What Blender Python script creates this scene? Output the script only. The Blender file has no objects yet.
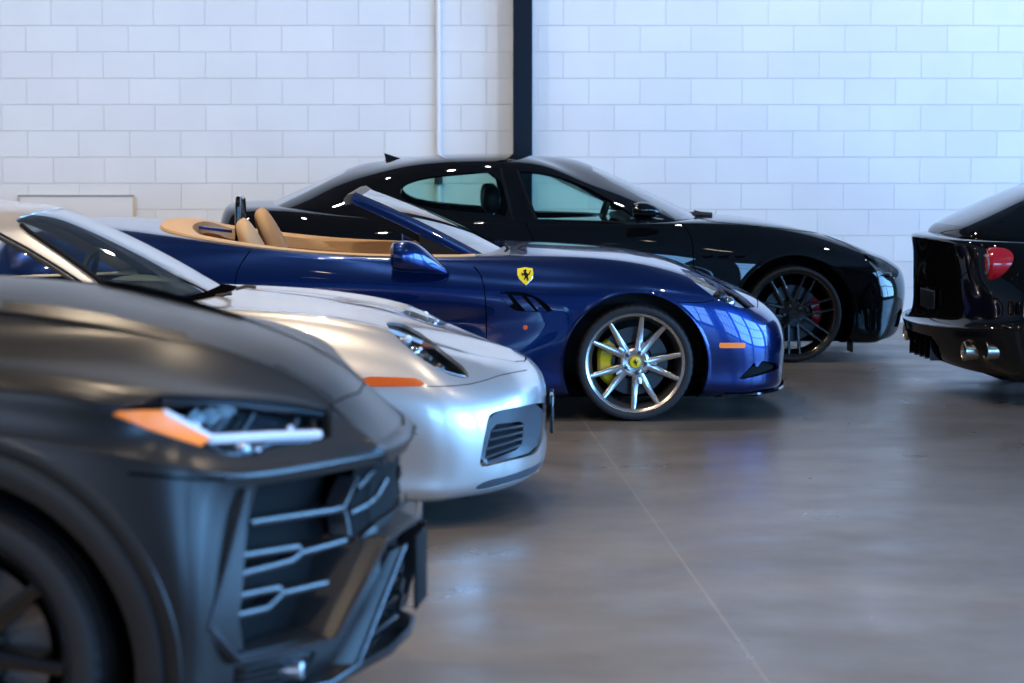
import bpy, bmesh, math, random
import numpy as np
from mathutils import Vector, Matrix
from mathutils.bvhtree import BVHTree
sc = bpy.context.scene
COL = sc.collection
random.seed(7)
RAD = math.radians

# ------------------------------------------------------------------ camera
IW, IH = 1024, 683
FOC = 2418.0
CAM_H = 1.60
PITCH = math.atan((341.5 - 130) / FOC)
_fw = np.array([0, math.cos(PITCH), -math.sin(PITCH)])
_up = np.array([0, math.sin(PITCH), math.cos(PITCH)])
_rt = np.array([1.0, 0, 0])
_C = np.array([0, 0, CAM_H])
cam_data = bpy.data.cameras.new('camera')
cam = bpy.data.objects.new('camera', cam_data)
COL.objects.link(cam)
cam.location = _C
cam.rotation_euler = (math.pi / 2 - PITCH, 0, 0)
cam_data.sensor_width = 36
cam_data.lens = 36 * FOC / IW
cam_data.dof.use_dof = True
cam_data.dof.focus_distance = 13.2
cam_data.dof.aperture_fstop = (cam_data.lens / 1000) / 0.027
sc.camera = cam


def ray_w(u, v):
    return _fw + _rt * (u - IW / 2) / FOC - _up * (v - IH / 2) / FOC


class Frame:
    """Car coordinates: x forward, y to the far side, z up; origin under the front axle."""
    def __init__(s, ox, oy, yaw):
        a = RAD(yaw)
        s.o = np.array([ox, oy, 0.0])
        s.yaw = yaw
        s.f = np.array([math.cos(a), -math.sin(a), 0])
        s.l = np.array([math.sin(a), math.cos(a), 0])
        s.c = s.to_l(_C)

    def to_l(s, p):
        q = np.asarray(p, float) - s.o
        return np.array([q @ s.f, q @ s.l, q[2]])

    def ray(s, u, v):
        r = ray_w(u, v)
        return np.array([r @ s.f, r @ s.l, r[2]])

    def at(s, u, v, w):
        """the point seen at pixel (u, v) on the upright plane w metres to the near side of the car's middle"""
        r = s.ray(u, v)
        t = (-w - s.c[1]) / r[1]
        return s.c + r * t

    def px(s, L):
        L = np.asarray(L, float).reshape(-1, 3)
        Wp = s.o + np.outer(L[:, 0], s.f) + np.outer(L[:, 1], s.l) + np.outer(L[:, 2], [0, 0, 1])
        v = Wp - _C
        d = v @ _fw
        return np.stack([IW / 2 + FOC * (v @ _rt) / d, IH / 2 - FOC * (v @ _up) / d], 1)


# ------------------------------------------------------------------ materials
MATS = {}


def principled(name, col, rough=0.5, metal=0.0, coat=0.0, coat_rough=0.03, spec=0.5, emis=None, estr=0.0, trans=0.0, ior=1.5):
    m = bpy.data.materials.new(name)
    m.use_nodes = True
    b = m.node_tree.nodes['Principled BSDF']
    b.inputs['Base Color'].default_value = (*col, 1)
    b.inputs['Roughness'].default_value = rough
    b.inputs['Metallic'].default_value = metal
    b.inputs['Coat Weight'].default_value = coat
    b.inputs['Coat Roughness'].default_value = coat_rough
    b.inputs['Specular IOR Level'].default_value = spec
    b.inputs['IOR'].default_value = ior
    b.inputs['Transmission Weight'].default_value = trans
    if emis:
        b.inputs['Emission Color'].default_value = (*emis, 1)
        b.inputs['Emission Strength'].default_value = estr
    MATS[name] = m
    return m


def add_noise(m, scale, c1, c2, detail=4, rough_var=None, bump=0.0, bscale=None):
    nt = m.node_tree
    b = nt.nodes['Principled BSDF']
    tc = nt.nodes.new('ShaderNodeTexCoord')
    n = nt.nodes.new('ShaderNodeTexNoise')
    n.inputs['Scale'].default_value = scale
    n.inputs['Detail'].default_value = detail
    nt.links.new(tc.outputs['Object'], n.inputs['Vector'])
    r = nt.nodes.new('ShaderNodeValToRGB')
    r.color_ramp.elements[0].color = (*c1, 1)
    r.color_ramp.elements[1].color = (*c2, 1)
    r.color_ramp.elements[0].position = .3
    r.color_ramp.elements[1].position = .7
    nt.links.new(n.outputs['Fac'], r.inputs['Fac'])
    nt.links.new(r.outputs['Color'], b.inputs['Base Color'])
    if rough_var:
        mr = nt.nodes.new('ShaderNodeMapRange')
        mr.inputs['To Min'].default_value, mr.inputs['To Max'].default_value = rough_var
        nt.links.new(n.outputs['Fac'], mr.inputs['Value'])
        nt.links.new(mr.outputs['Result'], b.inputs['Roughness'])
    if bump:
        n2 = nt.nodes.new('ShaderNodeTexNoise')
        n2.inputs['Scale'].default_value = bscale or scale * 8
        nt.links.new(tc.outputs['Object'], n2.inputs['Vector'])
        bp = nt.nodes.new('ShaderNodeBump')
        bp.inputs['Strength'].default_value = bump
        bp.inputs['Distance'].default_value = .002
        nt.links.new(n2.outputs['Fac'], bp.inputs['Height'])
        nt.links.new(bp.outputs['Normal'], b.inputs['Normal'])
    return m


def flake(m, amount, scale=900):
    """fine metallic flake: a tiny random tilt of the base layer's normal"""
    nt = m.node_tree
    b = nt.nodes['Principled BSDF']
    tc = nt.nodes.new('ShaderNodeTexCoord')
    v = nt.nodes.new('ShaderNodeTexVoronoi')
    v.inputs['Scale'].default_value = scale
    nt.links.new(tc.outputs['Object'], v.inputs['Vector'])
    bp = nt.nodes.new('ShaderNodeBump')
    bp.inputs['Strength'].default_value = amount
    bp.inputs['Distance'].default_value = .0004
    nt.links.new(v.outputs['Distance'], bp.inputs['Height'])
    nt.links.new(bp.outputs['Normal'], b.inputs['Normal'])
    cn = b.inputs.get('Coat Normal')
    return m


def thin_glass(name, tint, refl=1.0, rough=0.0):
    m = bpy.data.materials.new(name)
    m.use_nodes = True
    nt = m.node_tree
    for n in list(nt.nodes):
        nt.nodes.remove(n)
    out = nt.nodes.new('ShaderNodeOutputMaterial')
    mix = nt.nodes.new('ShaderNodeMixShader')
    fr = nt.nodes.new('ShaderNodeFresnel')
    fr.inputs['IOR'].default_value = 1.5
    mul = nt.nodes.new('ShaderNodeMath')
    mul.operation = 'MULTIPLY'
    mul.inputs[1].default_value = refl
    tr = nt.nodes.new('ShaderNodeBsdfTransparent')
    tr.inputs['Color'].default_value = (*tint, 1)
    gl = nt.nodes.new('ShaderNodeBsdfGlossy')
    gl.inputs['Roughness'].default_value = rough
    nt.links.new(fr.outputs[0], mul.inputs[0])
    nt.links.new(mul.outputs[0], mix.inputs[0])
    nt.links.new(tr.outputs[0], mix.inputs[1])
    nt.links.new(gl.outputs[0], mix.inputs[2])
    nt.links.new(mix.outputs[0], out.inputs[0])
    MATS[name] = m
    return m


# ------------------------------------------------------------------ objects
def tag(o, label=None, cat=None, group=None, kind=None):
    if label: o['label'] = label
    if cat: o['category'] = cat
    if group: o['group'] = group
    if kind: o['kind'] = kind
    return o


def empty(name, loc=(0, 0, 0), rz=0.0):
    o = bpy.data.objects.new(name, None)
    o.empty_display_size = .2
    o.location = loc
    o.rotation_euler = (0, 0, rz)
    COL.objects.link(o)
    return o


class MB:
    """collects geometry for ONE mesh object"""
    def __init__(s):
        s.v, s.f, s.n, s.m, s.cn = [], [], [], [], True

    def add(s, V, F, N=None, mat=0):
        b = len(s.v)
        V = [tuple(map(float, p)) for p in V]
        s.v += V
        if N is None:
            s.cn = False
            s.n += [(0, 0, 1)] * len(V)
        else:
            s.n += [tuple(map(float, p)) for p in N]
        s.f += [tuple(b + i for i in f) for f in F]
        if isinstance(mat, int):
            s.m += [mat] * len(F)
        else:
            s.m += list(mat)
        return s

    def xf(s, M, start=0):
        M = Matrix(M)
        R = M.to_3x3()
        for i in range(start, len(s.v)):
            s.v[i] = tuple(M @ Vector(s.v[i]))
            s.n[i] = tuple((R @ Vector(s.n[i])).normalized())
        return s

    def mirror(s):
        """add the reflection to the other side of the car"""
        b = len(s.v)
        nf = len(s.f)
        s.v += [(x, -y, z) for x, y, z in s.v]
        s.n += [(x, -y, z) for x, y, z in s.n]
        s.f += [tuple(b + i for i in reversed(f)) for f in s.f[:nf]]
        s.m += s.m[:nf]
        return s

    def mirrored(s):
        o = MB()
        o.v = [(x, -y, z) for x, y, z in s.v]
        o.n = [(x, -y, z) for x, y, z in s.n]
        o.f = [tuple(reversed(f)) for f in s.f]
        o.m = list(s.m)
        o.cn = s.cn
        return o

    def box(s, lo, hi, mat=0, bev=0.0):
        (x0, y0, z0), (x1, y1, z1) = lo, hi
        b = bev
        if not b:
            V = [(x0, y0, z0), (x1, y0, z0), (x1, y1, z0), (x0, y1, z0), (x0, y0, z1), (x1, y0, z1), (x1, y1, z1), (x0, y1, z1)]
            F = [(0, 3, 2, 1), (4, 5, 6, 7), (0, 1, 5, 4), (1, 2, 6, 5), (2, 3, 7, 6), (3, 0, 4, 7)]
            return s.add(V, F, None, mat)
        bm = bmesh.new()
        bmesh.ops.create_cube(bm, size=1)
        for v in bm.verts:
            v.co = Vector(((x0 + x1) / 2 + v.co.x * (x1 - x0), (y0 + y1) / 2 + v.co.y * (y1 - y0), (z0 + z1) / 2 + v.co.z * (z1 - z0)))
        bmesh.ops.bevel(bm, geom=bm.edges[:], offset=b, segments=3, affect='EDGES', profile=.5)
        return s.bm(bm, mat)

    def bm(s, bm, mat=0):
        bm.verts.index_update()
        V = [tuple(v.co) for v in bm.verts]
        F = [tuple(v.index for v in f.verts) for f in bm.faces]
        bm.free()
        return s.add(V, F, None, mat)

    def lathe(s, prof, n=48, mat=0, axis='y', a0=0.0, a1=None, closed_prof=False):
        """prof: (radius, height along the axis)"""
        full = a1 is None
        a1 = a0 + 2 * math.pi if full else a1
        m = n if full else n + 1
        V = []
        for i in range(m):
            a = a0 + (a1 - a0) * i / n
            c, sn = math.cos(a), math.sin(a)
            for r, h in prof:
                if axis == 'y': V.append((r * c, h, r * sn))
                elif axis == 'z': V.append((r * c, r * sn, h))
                else: V.append((h, r * c, r * sn))
        k = len(prof)
        F = []
        kk = k if closed_prof else k - 1
        for i in range(n):
            j = (i + 1) % m
            for q in range(kk):
                q2 = (q + 1) % k
                F.append((i * k + q, j * k + q, j * k + q2, i * k + q2))
        return s.add(V, F, None, mat)

    def rings(s, rings, mat=0, cap=True, closed=False):
        """loft a list of equal-length closed rings"""
        k = len(rings[0])
        V = [p for r in rings for p in r]
        F = []
        n = len(rings)
        for i in range(n if closed else n - 1):
            j = (i + 1) % n
            for q in range(k):
                q2 = (q + 1) % k
                F.append((i * k + q, i * k + q2, j * k + q2, j * k + q))
        if cap and not closed:
            F.append(tuple(reversed(range(k))))
            F.append(tuple((n - 1) * k + q for q in range(k)))
        return s.add(V, F, None, mat)

    def tube(s, pts, r, n=8, mat=0, closed=False, flat=None, nrm=None):
        """tube along points; flat=(a, b): elliptic section with half-widths a (sideways) and b (along nrm)"""
        pts = [Vector(p) for p in pts]
        m = len(pts)
        rg = []
        prevn = None
        for i, p in enumerate(pts):
            if closed: t = pts[(i + 1) % m] - pts[i - 1]
            else: t = pts[min(i + 1, m - 1)] - pts[max(i - 1, 0)]
            t.normalize()
            if nrm is not None:
                nn = Vector(nrm[i] if isinstance(nrm, (list, np.ndarray)) and not isinstance(nrm[0], (int, float)) else nrm)
            elif prevn is None: nn = Vector((0, 0, 1)) if abs(t.z) < .9 else Vector((1, 0, 0))
            else: nn = prevn
            nn = (nn - t * nn.dot(t)).normalized()
            prevn = nn
            bb = t.cross(nn)
            ra, rb = flat if flat else ((r[i], r[i]) if isinstance(r, (list, tuple)) else (r, r))
            rg.append([tuple(p + bb * (ra * math.cos(2 * math.pi * q / n)) + nn * (rb * math.sin(2 * math.pi * q / n))) for q in range(n)])
        return s.rings(rg, mat, cap=not closed, closed=closed)

    def prism(s, poly, M, h, mat=0, bev=0.0):
        """poly (2D) extruded from z=0 to z=h, then moved by the matrix M"""
        bm = bmesh.new()
        vs = [bm.verts.new((x, y, 0)) for x, y in poly]
        f = bm.faces.new(vs)
        r = bmesh.ops.extrude_face_region(bm, geom=[f])
        for g in r['geom']:
            if isinstance(g, bmesh.types.BMVert): g.co.z = h
        bmesh.ops.recalc_face_normals(bm, faces=bm.faces[:])
        if bev:
            es = [e for e in bm.edges if abs(e.verts[0].co.z - h) < 1e-6 and abs(e.verts[1].co.z - h) < 1e-6]
            bmesh.ops.bevel(bm, geom=es, offset=bev, segments=2, affect='EDGES', profile=.5)
        bmesh.ops.transform(bm, matrix=Matrix(M), verts=bm.verts[:])
        return s.bm(bm, mat)

    def build(s, name, mats, parent=None, loc=None, smooth=True, angle=38, rot=None):
        me = bpy.data.meshes.new(name)
        me.from_pydata(s.v, [], s.f)
        if not isinstance(mats, (list, tuple)): mats = [mats]
        for m in mats: me.materials.append(MATS[m] if isinstance(m, str) else m)
        if len(mats) > 1: me.polygons.foreach_set('material_index', s.m)
        if smooth:
            me.polygons.foreach_set('use_smooth', [True] * len(s.f))
            if s.cn:
                me.update()
                me.normals_split_custom_set_from_vertices(s.n)
            else:
                b2 = bmesh.new()
                b2.from_mesh(me)
                bmesh.ops.recalc_face_normals(b2, faces=b2.faces[:])
                b2.to_mesh(me)
                b2.free()
                me.set_sharp_from_angle(angle=RAD(angle))
        me.update()
        o = bpy.data.objects.new(name, me)
        COL.objects.link(o)
        if parent: o.parent = parent
        if loc is not None: o.location = loc
        if rot is not None: o.rotation_euler = rot
        return o


def copy_tree(o, parent=None):
    c = o.copy()
    COL.objects.link(c)
    if parent: c.parent = parent
    for ch in list(o.children):
        copy_tree(ch, c)
    return c


# ------------------------------------------------------------------ smooth surfaces from a control net
def _bmat(n, sps, s0, s1, sign):
    """rows: samples, columns: n control points; s0/s1 = 'm' (reflect at the car's middle) or 'e' (end)"""
    rows = []
    def put(i, t):
        w = [(1 - t) ** 3 / 6, (3 * t ** 3 - 6 * t * t + 4) / 6, (-3 * t ** 3 + 3 * t * t + 3 * t + 1) / 6, t ** 3 / 6]
        r = np.zeros(n)
        for q in range(4):
            k = i - 1 + q
            if k < 0:
                if s0 == 'm': r[1] += sign * w[q]
                else:
                    r[0] += 2 * w[q]; r[1] -= w[q]
            elif k >= n:
                if s1 == 'm': r[n - 2] += sign * w[q]
                else:
                    r[n - 1] += 2 * w[q]; r[n - 2] -= w[q]
            else: r[k] += w[q]
        rows.append(r)
    for i in range(n - 1):
        for q in range(sps): put(i, q / sps)
    put(n - 2, 1.0)
    return np.array(rows)


def surf(net, sr=6, scl=6, top='m', bot='e', c0='m', c1='m', pia=2):
    """net[k][m] = (x, w, z) -> dense grid (rows, columns, 3) in car coordinates on the near side (y = -w)"""
    P0 = np.array(net, float)
    K, M, _ = P0.shape
    def ev(P, a, b):
        out = []
        for c in range(3):
            sg = -1 if c == 1 else 1
            A = _bmat(K, a, bot, top, sg)
            B = _bmat(M, b, c0, c1, sg)
            out.append(A @ P[:, :, c] @ B.T)
        return np.stack(out, 2)
    P = P0.copy()
    for _ in range(pia):
        P = P + .85 * (P0 - ev(P, 1, 1))
    S = ev(P, sr, scl)
    S[:, :, 1] *= -1
    return S


def settle(net, fr, d0, wn):
    """ease heights and lengths towards the car's middle (wn = near side, d0 = its depth)"""
    out = []
    for r in net:
        q = []
        for x, w, z in r:
            d = max(0.0, wn - w)
            k = d0 / (d0 + d) * (1.53 * d0 + d) / (1.53 * d0)
            t = min(1, max(0, (z - .3) / .3))
            X = fr.o[0] + x
            q.append((x + X * (k - 1), w, z + t * (CAM_H - z) * (1 - k)))
        out.append(q)
    return out


REG = {'body': 0}


def reg_id(n):
    if n not in REG: REG[n] = len(REG)
    return REG[n]


def pip(pt, poly):
    x, y = pt
    c = False
    n = len(poly)
    j = n - 1
    for i in range(n):
        xi, yi = poly[i]
        xj, yj = poly[j]
        if (yi > y) != (yj > y) and x < (xj - xi) * (y - yi) / (yj - yi) + xi: c = not c
        j = i
    return c


class Half:
    """near half of a shell; outlines are cut into it exactly, then pieces are taken out as parts"""
    def __init__(s, fr, S, ref=(-1.2, 0.0, 0.5)):
        s.fr = fr
        bm = s.bm = bmesh.new()
        K, M, _ = S.shape
        vs = [[bm.verts.new(S[i, j]) for j in range(M)] for i in range(K)]
        for i in range(K - 1):
            for j in range(M - 1):
                q = [vs[i][j], vs[i][j + 1], vs[i + 1][j + 1], vs[i + 1][j]]
                try: bm.faces.new(q)
                except ValueError: pass
        bmesh.ops.remove_doubles(bm, verts=bm.verts[:], dist=2e-5)
        bmesh.ops.dissolve_degenerate(bm, edges=bm.edges[:], dist=1e-5)
        bm.normal_update()
        tot = 0
        for f in bm.faces:
            tot += f.calc_area() * f.normal.dot(f.calc_center_median() - Vector(ref))
        if tot < 0:
            bmesh.ops.reverse_faces(bm, faces=bm.faces[:])
        bm.normal_update()
        s.nl = bm.verts.layers.float_vector.new('nrm')
        s.rl = bm.faces.layers.int.new('reg')
        for v in bm.verts:
            n = v.normal.copy()
            if abs(v.co.y) < 1e-4:
                n.y = 0
                v.co.y = 0
                if n.length > 0: n.normalize()
            v[s.nl] = n
        s.bvh = BVHTree.FromBMesh(bm)

    # projections
    def pr(s, co, mode):
        if mode == 'cam':
            p = s.fr.px([co])[0]
            return (p[0], p[1])
        if mode == 'xz': return (co[0], co[2])
        if mode == 'xw': return (co[0], -co[1])
        if mode == 'wz': return (-co[1], co[2])

    def pr_all(s, mode):
        co = np.array([v.co[:] for v in s.bm.verts])
        if mode == 'cam': return s.fr.px(co)
        if mode == 'xz': return co[:, [0, 2]]
        if mode == 'xw': return np.stack([co[:, 0], -co[:, 1]], 1)
        return np.stack([-co[:, 1], co[:, 2]], 1)

    def plane(s, a, b, mode):
        if mode == 'cam':
            n = np.cross(s.fr.ray(*a), s.fr.ray(*b))
            return Vector(s.fr.c), Vector(n).normalized()
        dx, dy = b[0] - a[0], b[1] - a[1]
        if mode == 'xz': return Vector((a[0], 0, a[1])), Vector((dy, 0, -dx)).normalized()
        if mode == 'xw': return Vector((a[0], -a[1], 0)), Vector((dy, dx, 0)).normalized()
        return Vector((0, -a[0], a[1])), Vector((-dy, 0, 0)).normalized() if False else Vector((0, -dy, -dx)).normalized()

    def cut(s, reg, poly, mode='cam', filt=None, frm=('body',), facing=True):
        rid = reg_id(reg)
        frm = {reg_id(q) for q in frm}
        bm = s.bm
        poly = [tuple(map(float, p)) for p in poly]
        lo = np.min(poly, 0)
        hi = np.max(poly, 0)
        bm.verts.index_update()
        uv = s.pr_all(mode)
        cam = Vector(s.fr.c)
        cand = set()
        for f in bm.faces:
            if f[s.rl] not in frm: continue
            ii = [v.index for v in f.verts]
            q = uv[ii]
            if (q.max(0) < lo).any() or (q.min(0) > hi).any(): continue
            c = f.calc_center_median()
            if mode == 'cam' and facing and f.normal.dot(cam - c) <= 0: continue
            if filt and not filt(c, f.normal): continue
            cand.add(f)
        cache = {}
        def P(v):
            k = v
            if k not in cache: cache[k] = s.pr(v.co, mode)
            return cache[k]
        n = len(poly)
        for i in range(n):
            a, b = poly[i], poly[(i + 1) % n]
            dx, dy = b[0] - a[0], b[1] - a[1]
            L2 = dx * dx + dy * dy
            if L2 < 1e-14: continue
            sel = []
            for f in cand:
                if not f.is_valid: continue
                ps = [P(v) for v in f.verts]
                d = [(p[0] - a[0]) * dy - (p[1] - a[1]) * dx for p in ps]
                if min(d) >= -1e-12 or max(d) <= 1e-12: continue
                t = [((p[0] - a[0]) * dx + (p[1] - a[1]) * dy) / L2 for p in ps]
                if max(t) < -1e-6 or min(t) > 1 + 1e-6: continue
                sel.append(f)
            if not sel: continue
            es = {e for f in sel for e in f.edges}
            vv = {v for f in sel for v in f.verts}
            co, no = s.plane(a, b, mode)
            r = bmesh.ops.bisect_plane(bm, geom=list(sel) + list(es) + list(vv), dist=1e-6, plane_co=co, plane_no=no)
            for g in r['geom']:
                if isinstance(g, bmesh.types.BMFace): cand.add(g)
        cnt = 0
        for f in cand:
            if f.is_valid and f[s.rl] in frm and pip(s.pr(f.calc_center_median(), mode), poly):
                f[s.rl] = rid
                cnt += 1
        if cnt == 0: print('EMPTY CUT', reg)
        return cnt

    def seam(s, pts, width, mode='cam', reg='seam', frm=('body',), filt=None, closed=False):
        pts = [Vector(p) for p in pts]
        n = len(pts)
        L, R = [], []
        for i, p in enumerate(pts):
            if closed: t = pts[(i + 1) % n] - pts[i - 1]
            else: t = pts[min(i + 1, n - 1)] - pts[max(i - 1, 0)]
            t.normalize()
            nn = Vector((-t.y, t.x)) * width / 2
            L.append(p + nn)
            R.append(p - nn)
        if closed:
            for i in range(n):
                j = (i + 1) % n
                s.cut(reg, [L[i], L[j], R[j], R[i]], mode, filt, frm)
        else:
            s.cut(reg, L + R[::-1], mode, filt, frm)

    def take(s, regs, off=0.0, vec=None):
        ids = {reg_id(q) for q in regs}
        idx, V, N, F, R = {}, [], [], [], []
        for f in s.bm.faces:
            if f[s.rl] not in ids: continue
            ff = []
            for v in f.verts:
                if v not in idx:
                    idx[v] = len(V)
                    n = Vector(v[s.nl])
                    if n.length > 0: n.normalize()
                    V.append(v.co + (n * off if vec is None else Vector(vec)))
                    N.append(n)
                ff.append(idx[v])
            F.append(tuple(ff))
            R.append(f[s.rl])
        return V, F, N, R

    def shell(s, regs, off=0.0, skirt=0.0, mats=None, mb=None, base=0, vec=None):
        """piece made of the given regions; skirt = depth of its turned-in edge; mats: region -> material slot"""
        V, F, N, R = s.take(regs, off, vec)
        mm = {reg_id(k): v for k, v in (mats or {}).items()}
        mb = mb or MB()
        mb.add(V, F, N, [mm.get(r, base) for r in R])
        if skirt:
            ec = {}
            for f in F:
                for i in range(len(f)):
                    a, b = f[i], f[(i + 1) % len(f)]
                    k = (min(a, b), max(a, b))
                    ec.setdefault(k, []).append((a, b))
            SV, SF, SN = [], [], []
            for k, l in ec.items():
                if len(l) != 1: continue
                a, b = l[0]
                A, B = Vector(V[a]), Vector(V[b])
                if abs(A.y) < 1e-4 and abs(B.y) < 1e-4: continue
                na, nb = Vector(N[a]), Vector(N[b])
                e = (B - A)
                if e.length < 1e-7: continue
                out = e.cross(na).normalized()
                q = len(SV)
                SV += [A, B, B - nb * skirt, A - na * skirt]
                SN += [out] * 4
                SF.append((q + 1, q, q + 3, q + 2))
            mb.add(SV, SF, SN, base)
        return mb

    def hit(s, u, v, off=0.0):
        r = s.fr.ray(u, v)
        h = s.bvh.ray_cast(Vector(s.fr.c), Vector(r).normalized())
        if h[0] is None: return None, None
        n = h[1] if h[1].dot(Vector(r)) < 0 else -h[1]
        return h[0] + n * off, n

    def side(s, x, z, off=0.0, y0=-3.0):
        h = s.bvh.ray_cast(Vector((x, y0, z)), Vector((0, 1, 0)))
        if h[0] is None: return None, None
        n = h[1] if h[1].y < 0 else -h[1]
        return h[0] + n * off, n

    def line(s, pts, off=0.0, dens=3.0):
        """3D points on the shell under a pixel polyline"""
        P, N = [], []
        for i in range(len(pts) - 1):
            a, b = pts[i], pts[i + 1]
            k = max(1, int(math.hypot(b[0] - a[0], b[1] - a[1]) / dens))
            for q in range(k + (1 if i == len(pts) - 2 else 0)):
                t = q / k
                p, n = s.hit(a[0] + (b[0] - a[0]) * t, a[1] + (b[1] - a[1]) * t, off)
                if p is not None:
                    P.append(p)
                    N.append(n)
        return P, N


def circle_poly(cx, cz, r, n=56, a0=0, a1=360):
    return [(cx + r * math.cos(RAD(a0 + (a1 - a0) * i / n)), cz + r * math.sin(RAD(a0 + (a1 - a0) * i / n))) for i in range(n)]


def smooth_poly(pts, it=2, closed=True):
    """Chaikin rounding of an outline"""
    for _ in range(it):
        o = []
        n = len(pts)
        rng = range(n) if closed else range(n - 1)
        if not closed: o.append(pts[0])
        for i in rng:
            a, b = pts[i], pts[(i + 1) % n]
            o.append((a[0] * .75 + b[0] * .25, a[1] * .75 + b[1] * .25))
            o.append((a[0] * .25 + b[0] * .75, a[1] * .25 + b[1] * .75))
        if not closed: o.append(pts[-1])
        pts = o
    return pts


def rrect(x0, y0, x1, y1, r, n=4):
    o = []
    for cx, cy, a in ((x1 - r, y1 - r, 0), (x0 + r, y1 - r, 90), (x0 + r, y0 + r, 180), (x1 - r, y0 + r, 270)):
        for i in range(n + 1):
            t = RAD(a + 90 * i / n)
            o.append((cx + r * math.cos(t), cy + r * math.sin(t)))
    return o


def ellipsoid(mb, c, r, n=16, m=10, mat=0, M=None, pw=1.0):
    """superellipsoid blob"""
    def sp(v): return math.copysign(abs(v) ** pw, v)
    rg = []
    for i in range(1, m):
        a = -math.pi / 2 + math.pi * i / m
        ca, sa = sp(math.cos(a)), sp(math.sin(a))
        ring = []
        for q in range(n):
            t = 2 * math.pi * q / n
            p = Vector((r[0] * ca * sp(math.cos(t)), r[1] * ca * sp(math.sin(t)), r[2] * sa))
            if M is not None: p = Matrix(M) @ p
            ring.append(tuple(p + Vector(c)))
        rg.append(ring)
    return mb.rings(rg, mat)


def panel(h, root, name, mat, poly, mode='xz', filt=None, both=False):
    """a body panel as a part of its own; both = it crosses the car's middle, else one on each side"""
    h.cut(name, poly, mode, filt)
    mb = h.shell([name], 0, .014)
    if both: return mb.mirror().build(name, mat, root)
    mb.build(name, mat, root)
    mb.mirrored().build(name, mat, root)


# ------------------------------------------------------------------ wheels
def tyre_mb(R, rr, tw, blocks=110, groove=.004):
    mb = MB()
    h = R - rr
    hw = tw / 2
    prof = [(rr - .012, -hw * .80), (rr - .004, -hw * .86), (rr + .006, -hw * .88), (rr + h * .22, -hw * .97), (rr + h * .45, -hw * 1.0), (rr + h * .68, -hw * .985), (rr + h * .82, -hw * .955), (R - .013, -hw * .91), (R - .006, -hw * .85), (R - .0015, -hw * .76), (R, -hw * .62), (R - .0004, -hw * .60)]
    tread = []
    for gx in (-.52, -.18, .18, .52):
        tread += [(R, hw * (gx - .05)), (R - .007, hw * (gx - .045)), (R - .007, hw * (gx + .045)), (R, hw * (gx + .05))]
    full = prof + tread + [(r, -y) for r, y in reversed(prof)]
    n = blocks * 2
    V, F = [], []
    k = len(full)
    for i in range(n):
        a = 2 * math.pi * i / n
        lo = (i % 4) == 0
        for q, (r, y) in enumerate(full):
            rq = r
            if lo and r > R - .0135 and abs(y) > hw * .6: rq = r - groove
            V.append((rq * math.cos(a), y, rq * math.sin(a)))
    for i in range(n):
        j = (i + 1) % n
        for q in range(k - 1):
            F.append((i * k + q, j * k + q, j * k + q + 1, i * k + q + 1))
    return mb.add(V, F)


def spoke_ring(a0, a1, r0, r1, w0, w1, y0, y1, d0, d1, mb, mat=0, steps=6, bow=0.0, crown=.25, crown_mat=None):
    """one spoke from (r0, angle a0) to (r1, angle a1): width w, outer face y, depth d"""
    rg = []
    p0 = Vector((r0 * math.cos(a0), 0, r0 * math.sin(a0)))
    p1 = Vector((r1 * math.cos(a1), 0, r1 * math.sin(a1)))
    t = (p1 - p0).normalized()
    sd = Vector((-t.z, 0, t.x))
    for i in range(steps + 1):
        u = i / steps
        p = p0.lerp(p1, u)
        w = (w0 + (w1 - w0) * u) / 2
        y = y0 + (y1 - y0) * u - bow * math.sin(math.pi * u)
        d = d0 + (d1 - d0) * u
        sec = [(-1, d), (-1.05, d * .45), (-.82, d * .08), (-.45, 0), (.45, 0), (.82, d * .08), (1.05, d * .45), (1, d)]
        rg.append([tuple(p + sd * (w * a) + Vector((0, y + b, 0))) for a, b in sec])
    mb.rings(rg, mat)


def arch_liner(fr, cx, cz, r, w0, w1, root, mat='black_plastic'):
    for sgn in (-1, 1):
        mb = MB()
        mb.lathe([(r, -w1), (r, -w0), (r * .35, -w0)], 40, a0=RAD(-25), a1=RAD(205))
        mb.v = [(x + cx, y if sgn < 0 else -y, z + cz) for x, y, z in mb.v]
        mb.build('wheel_arch_liner', mat, root)


def arch_lip(hf, cx, cz, r, a0, a1, depth, rad, mat, root, name='wheel_arch_lip', n=60, mirror=True, out=0.0, wide=None):
    """turned-in edge of the wheel opening, following the body's skin"""
    P = []
    for i in range(n + 1):
        a = RAD(a0 + (a1 - a0) * i / n)
        for k in range(12):
            p, nn = hf.side(cx + (r + .004 + k * .004) * math.cos(a), cz + (r + .004 + k * .004) * math.sin(a))
            if p is not None: break
        if p is None: continue
        P.append((a, -p.y))
    if len(P) < 4: return None
    rg = []
    for a, w in P:
        c, sn = math.cos(a), math.sin(a)
        if wide:
            sec = [(r + wide, w - .004), (r + wide - .004, w + out), (r + .006, w + out + .002), (r - .004, w + out - .004), (r - .004, w - depth), (r + .01, w - depth)]
        else:
            sec = [(r + rad * 1.6, w - .003), (r + rad * .9, w + .0035 + out), (r + .001, w + .005 + out), (r - .004, w - .002), (r - .003, w - depth), (r + .012, w - depth)]
        rg.append([(cx + q * c, -ww, cz + q * sn) for q, ww in sec])
    mb = MB()
    mb.rings(rg)
    o = mb.build(name, mat, root)
    if mirror: mb.mirrored().build(name, mat, root)
    return o
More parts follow.
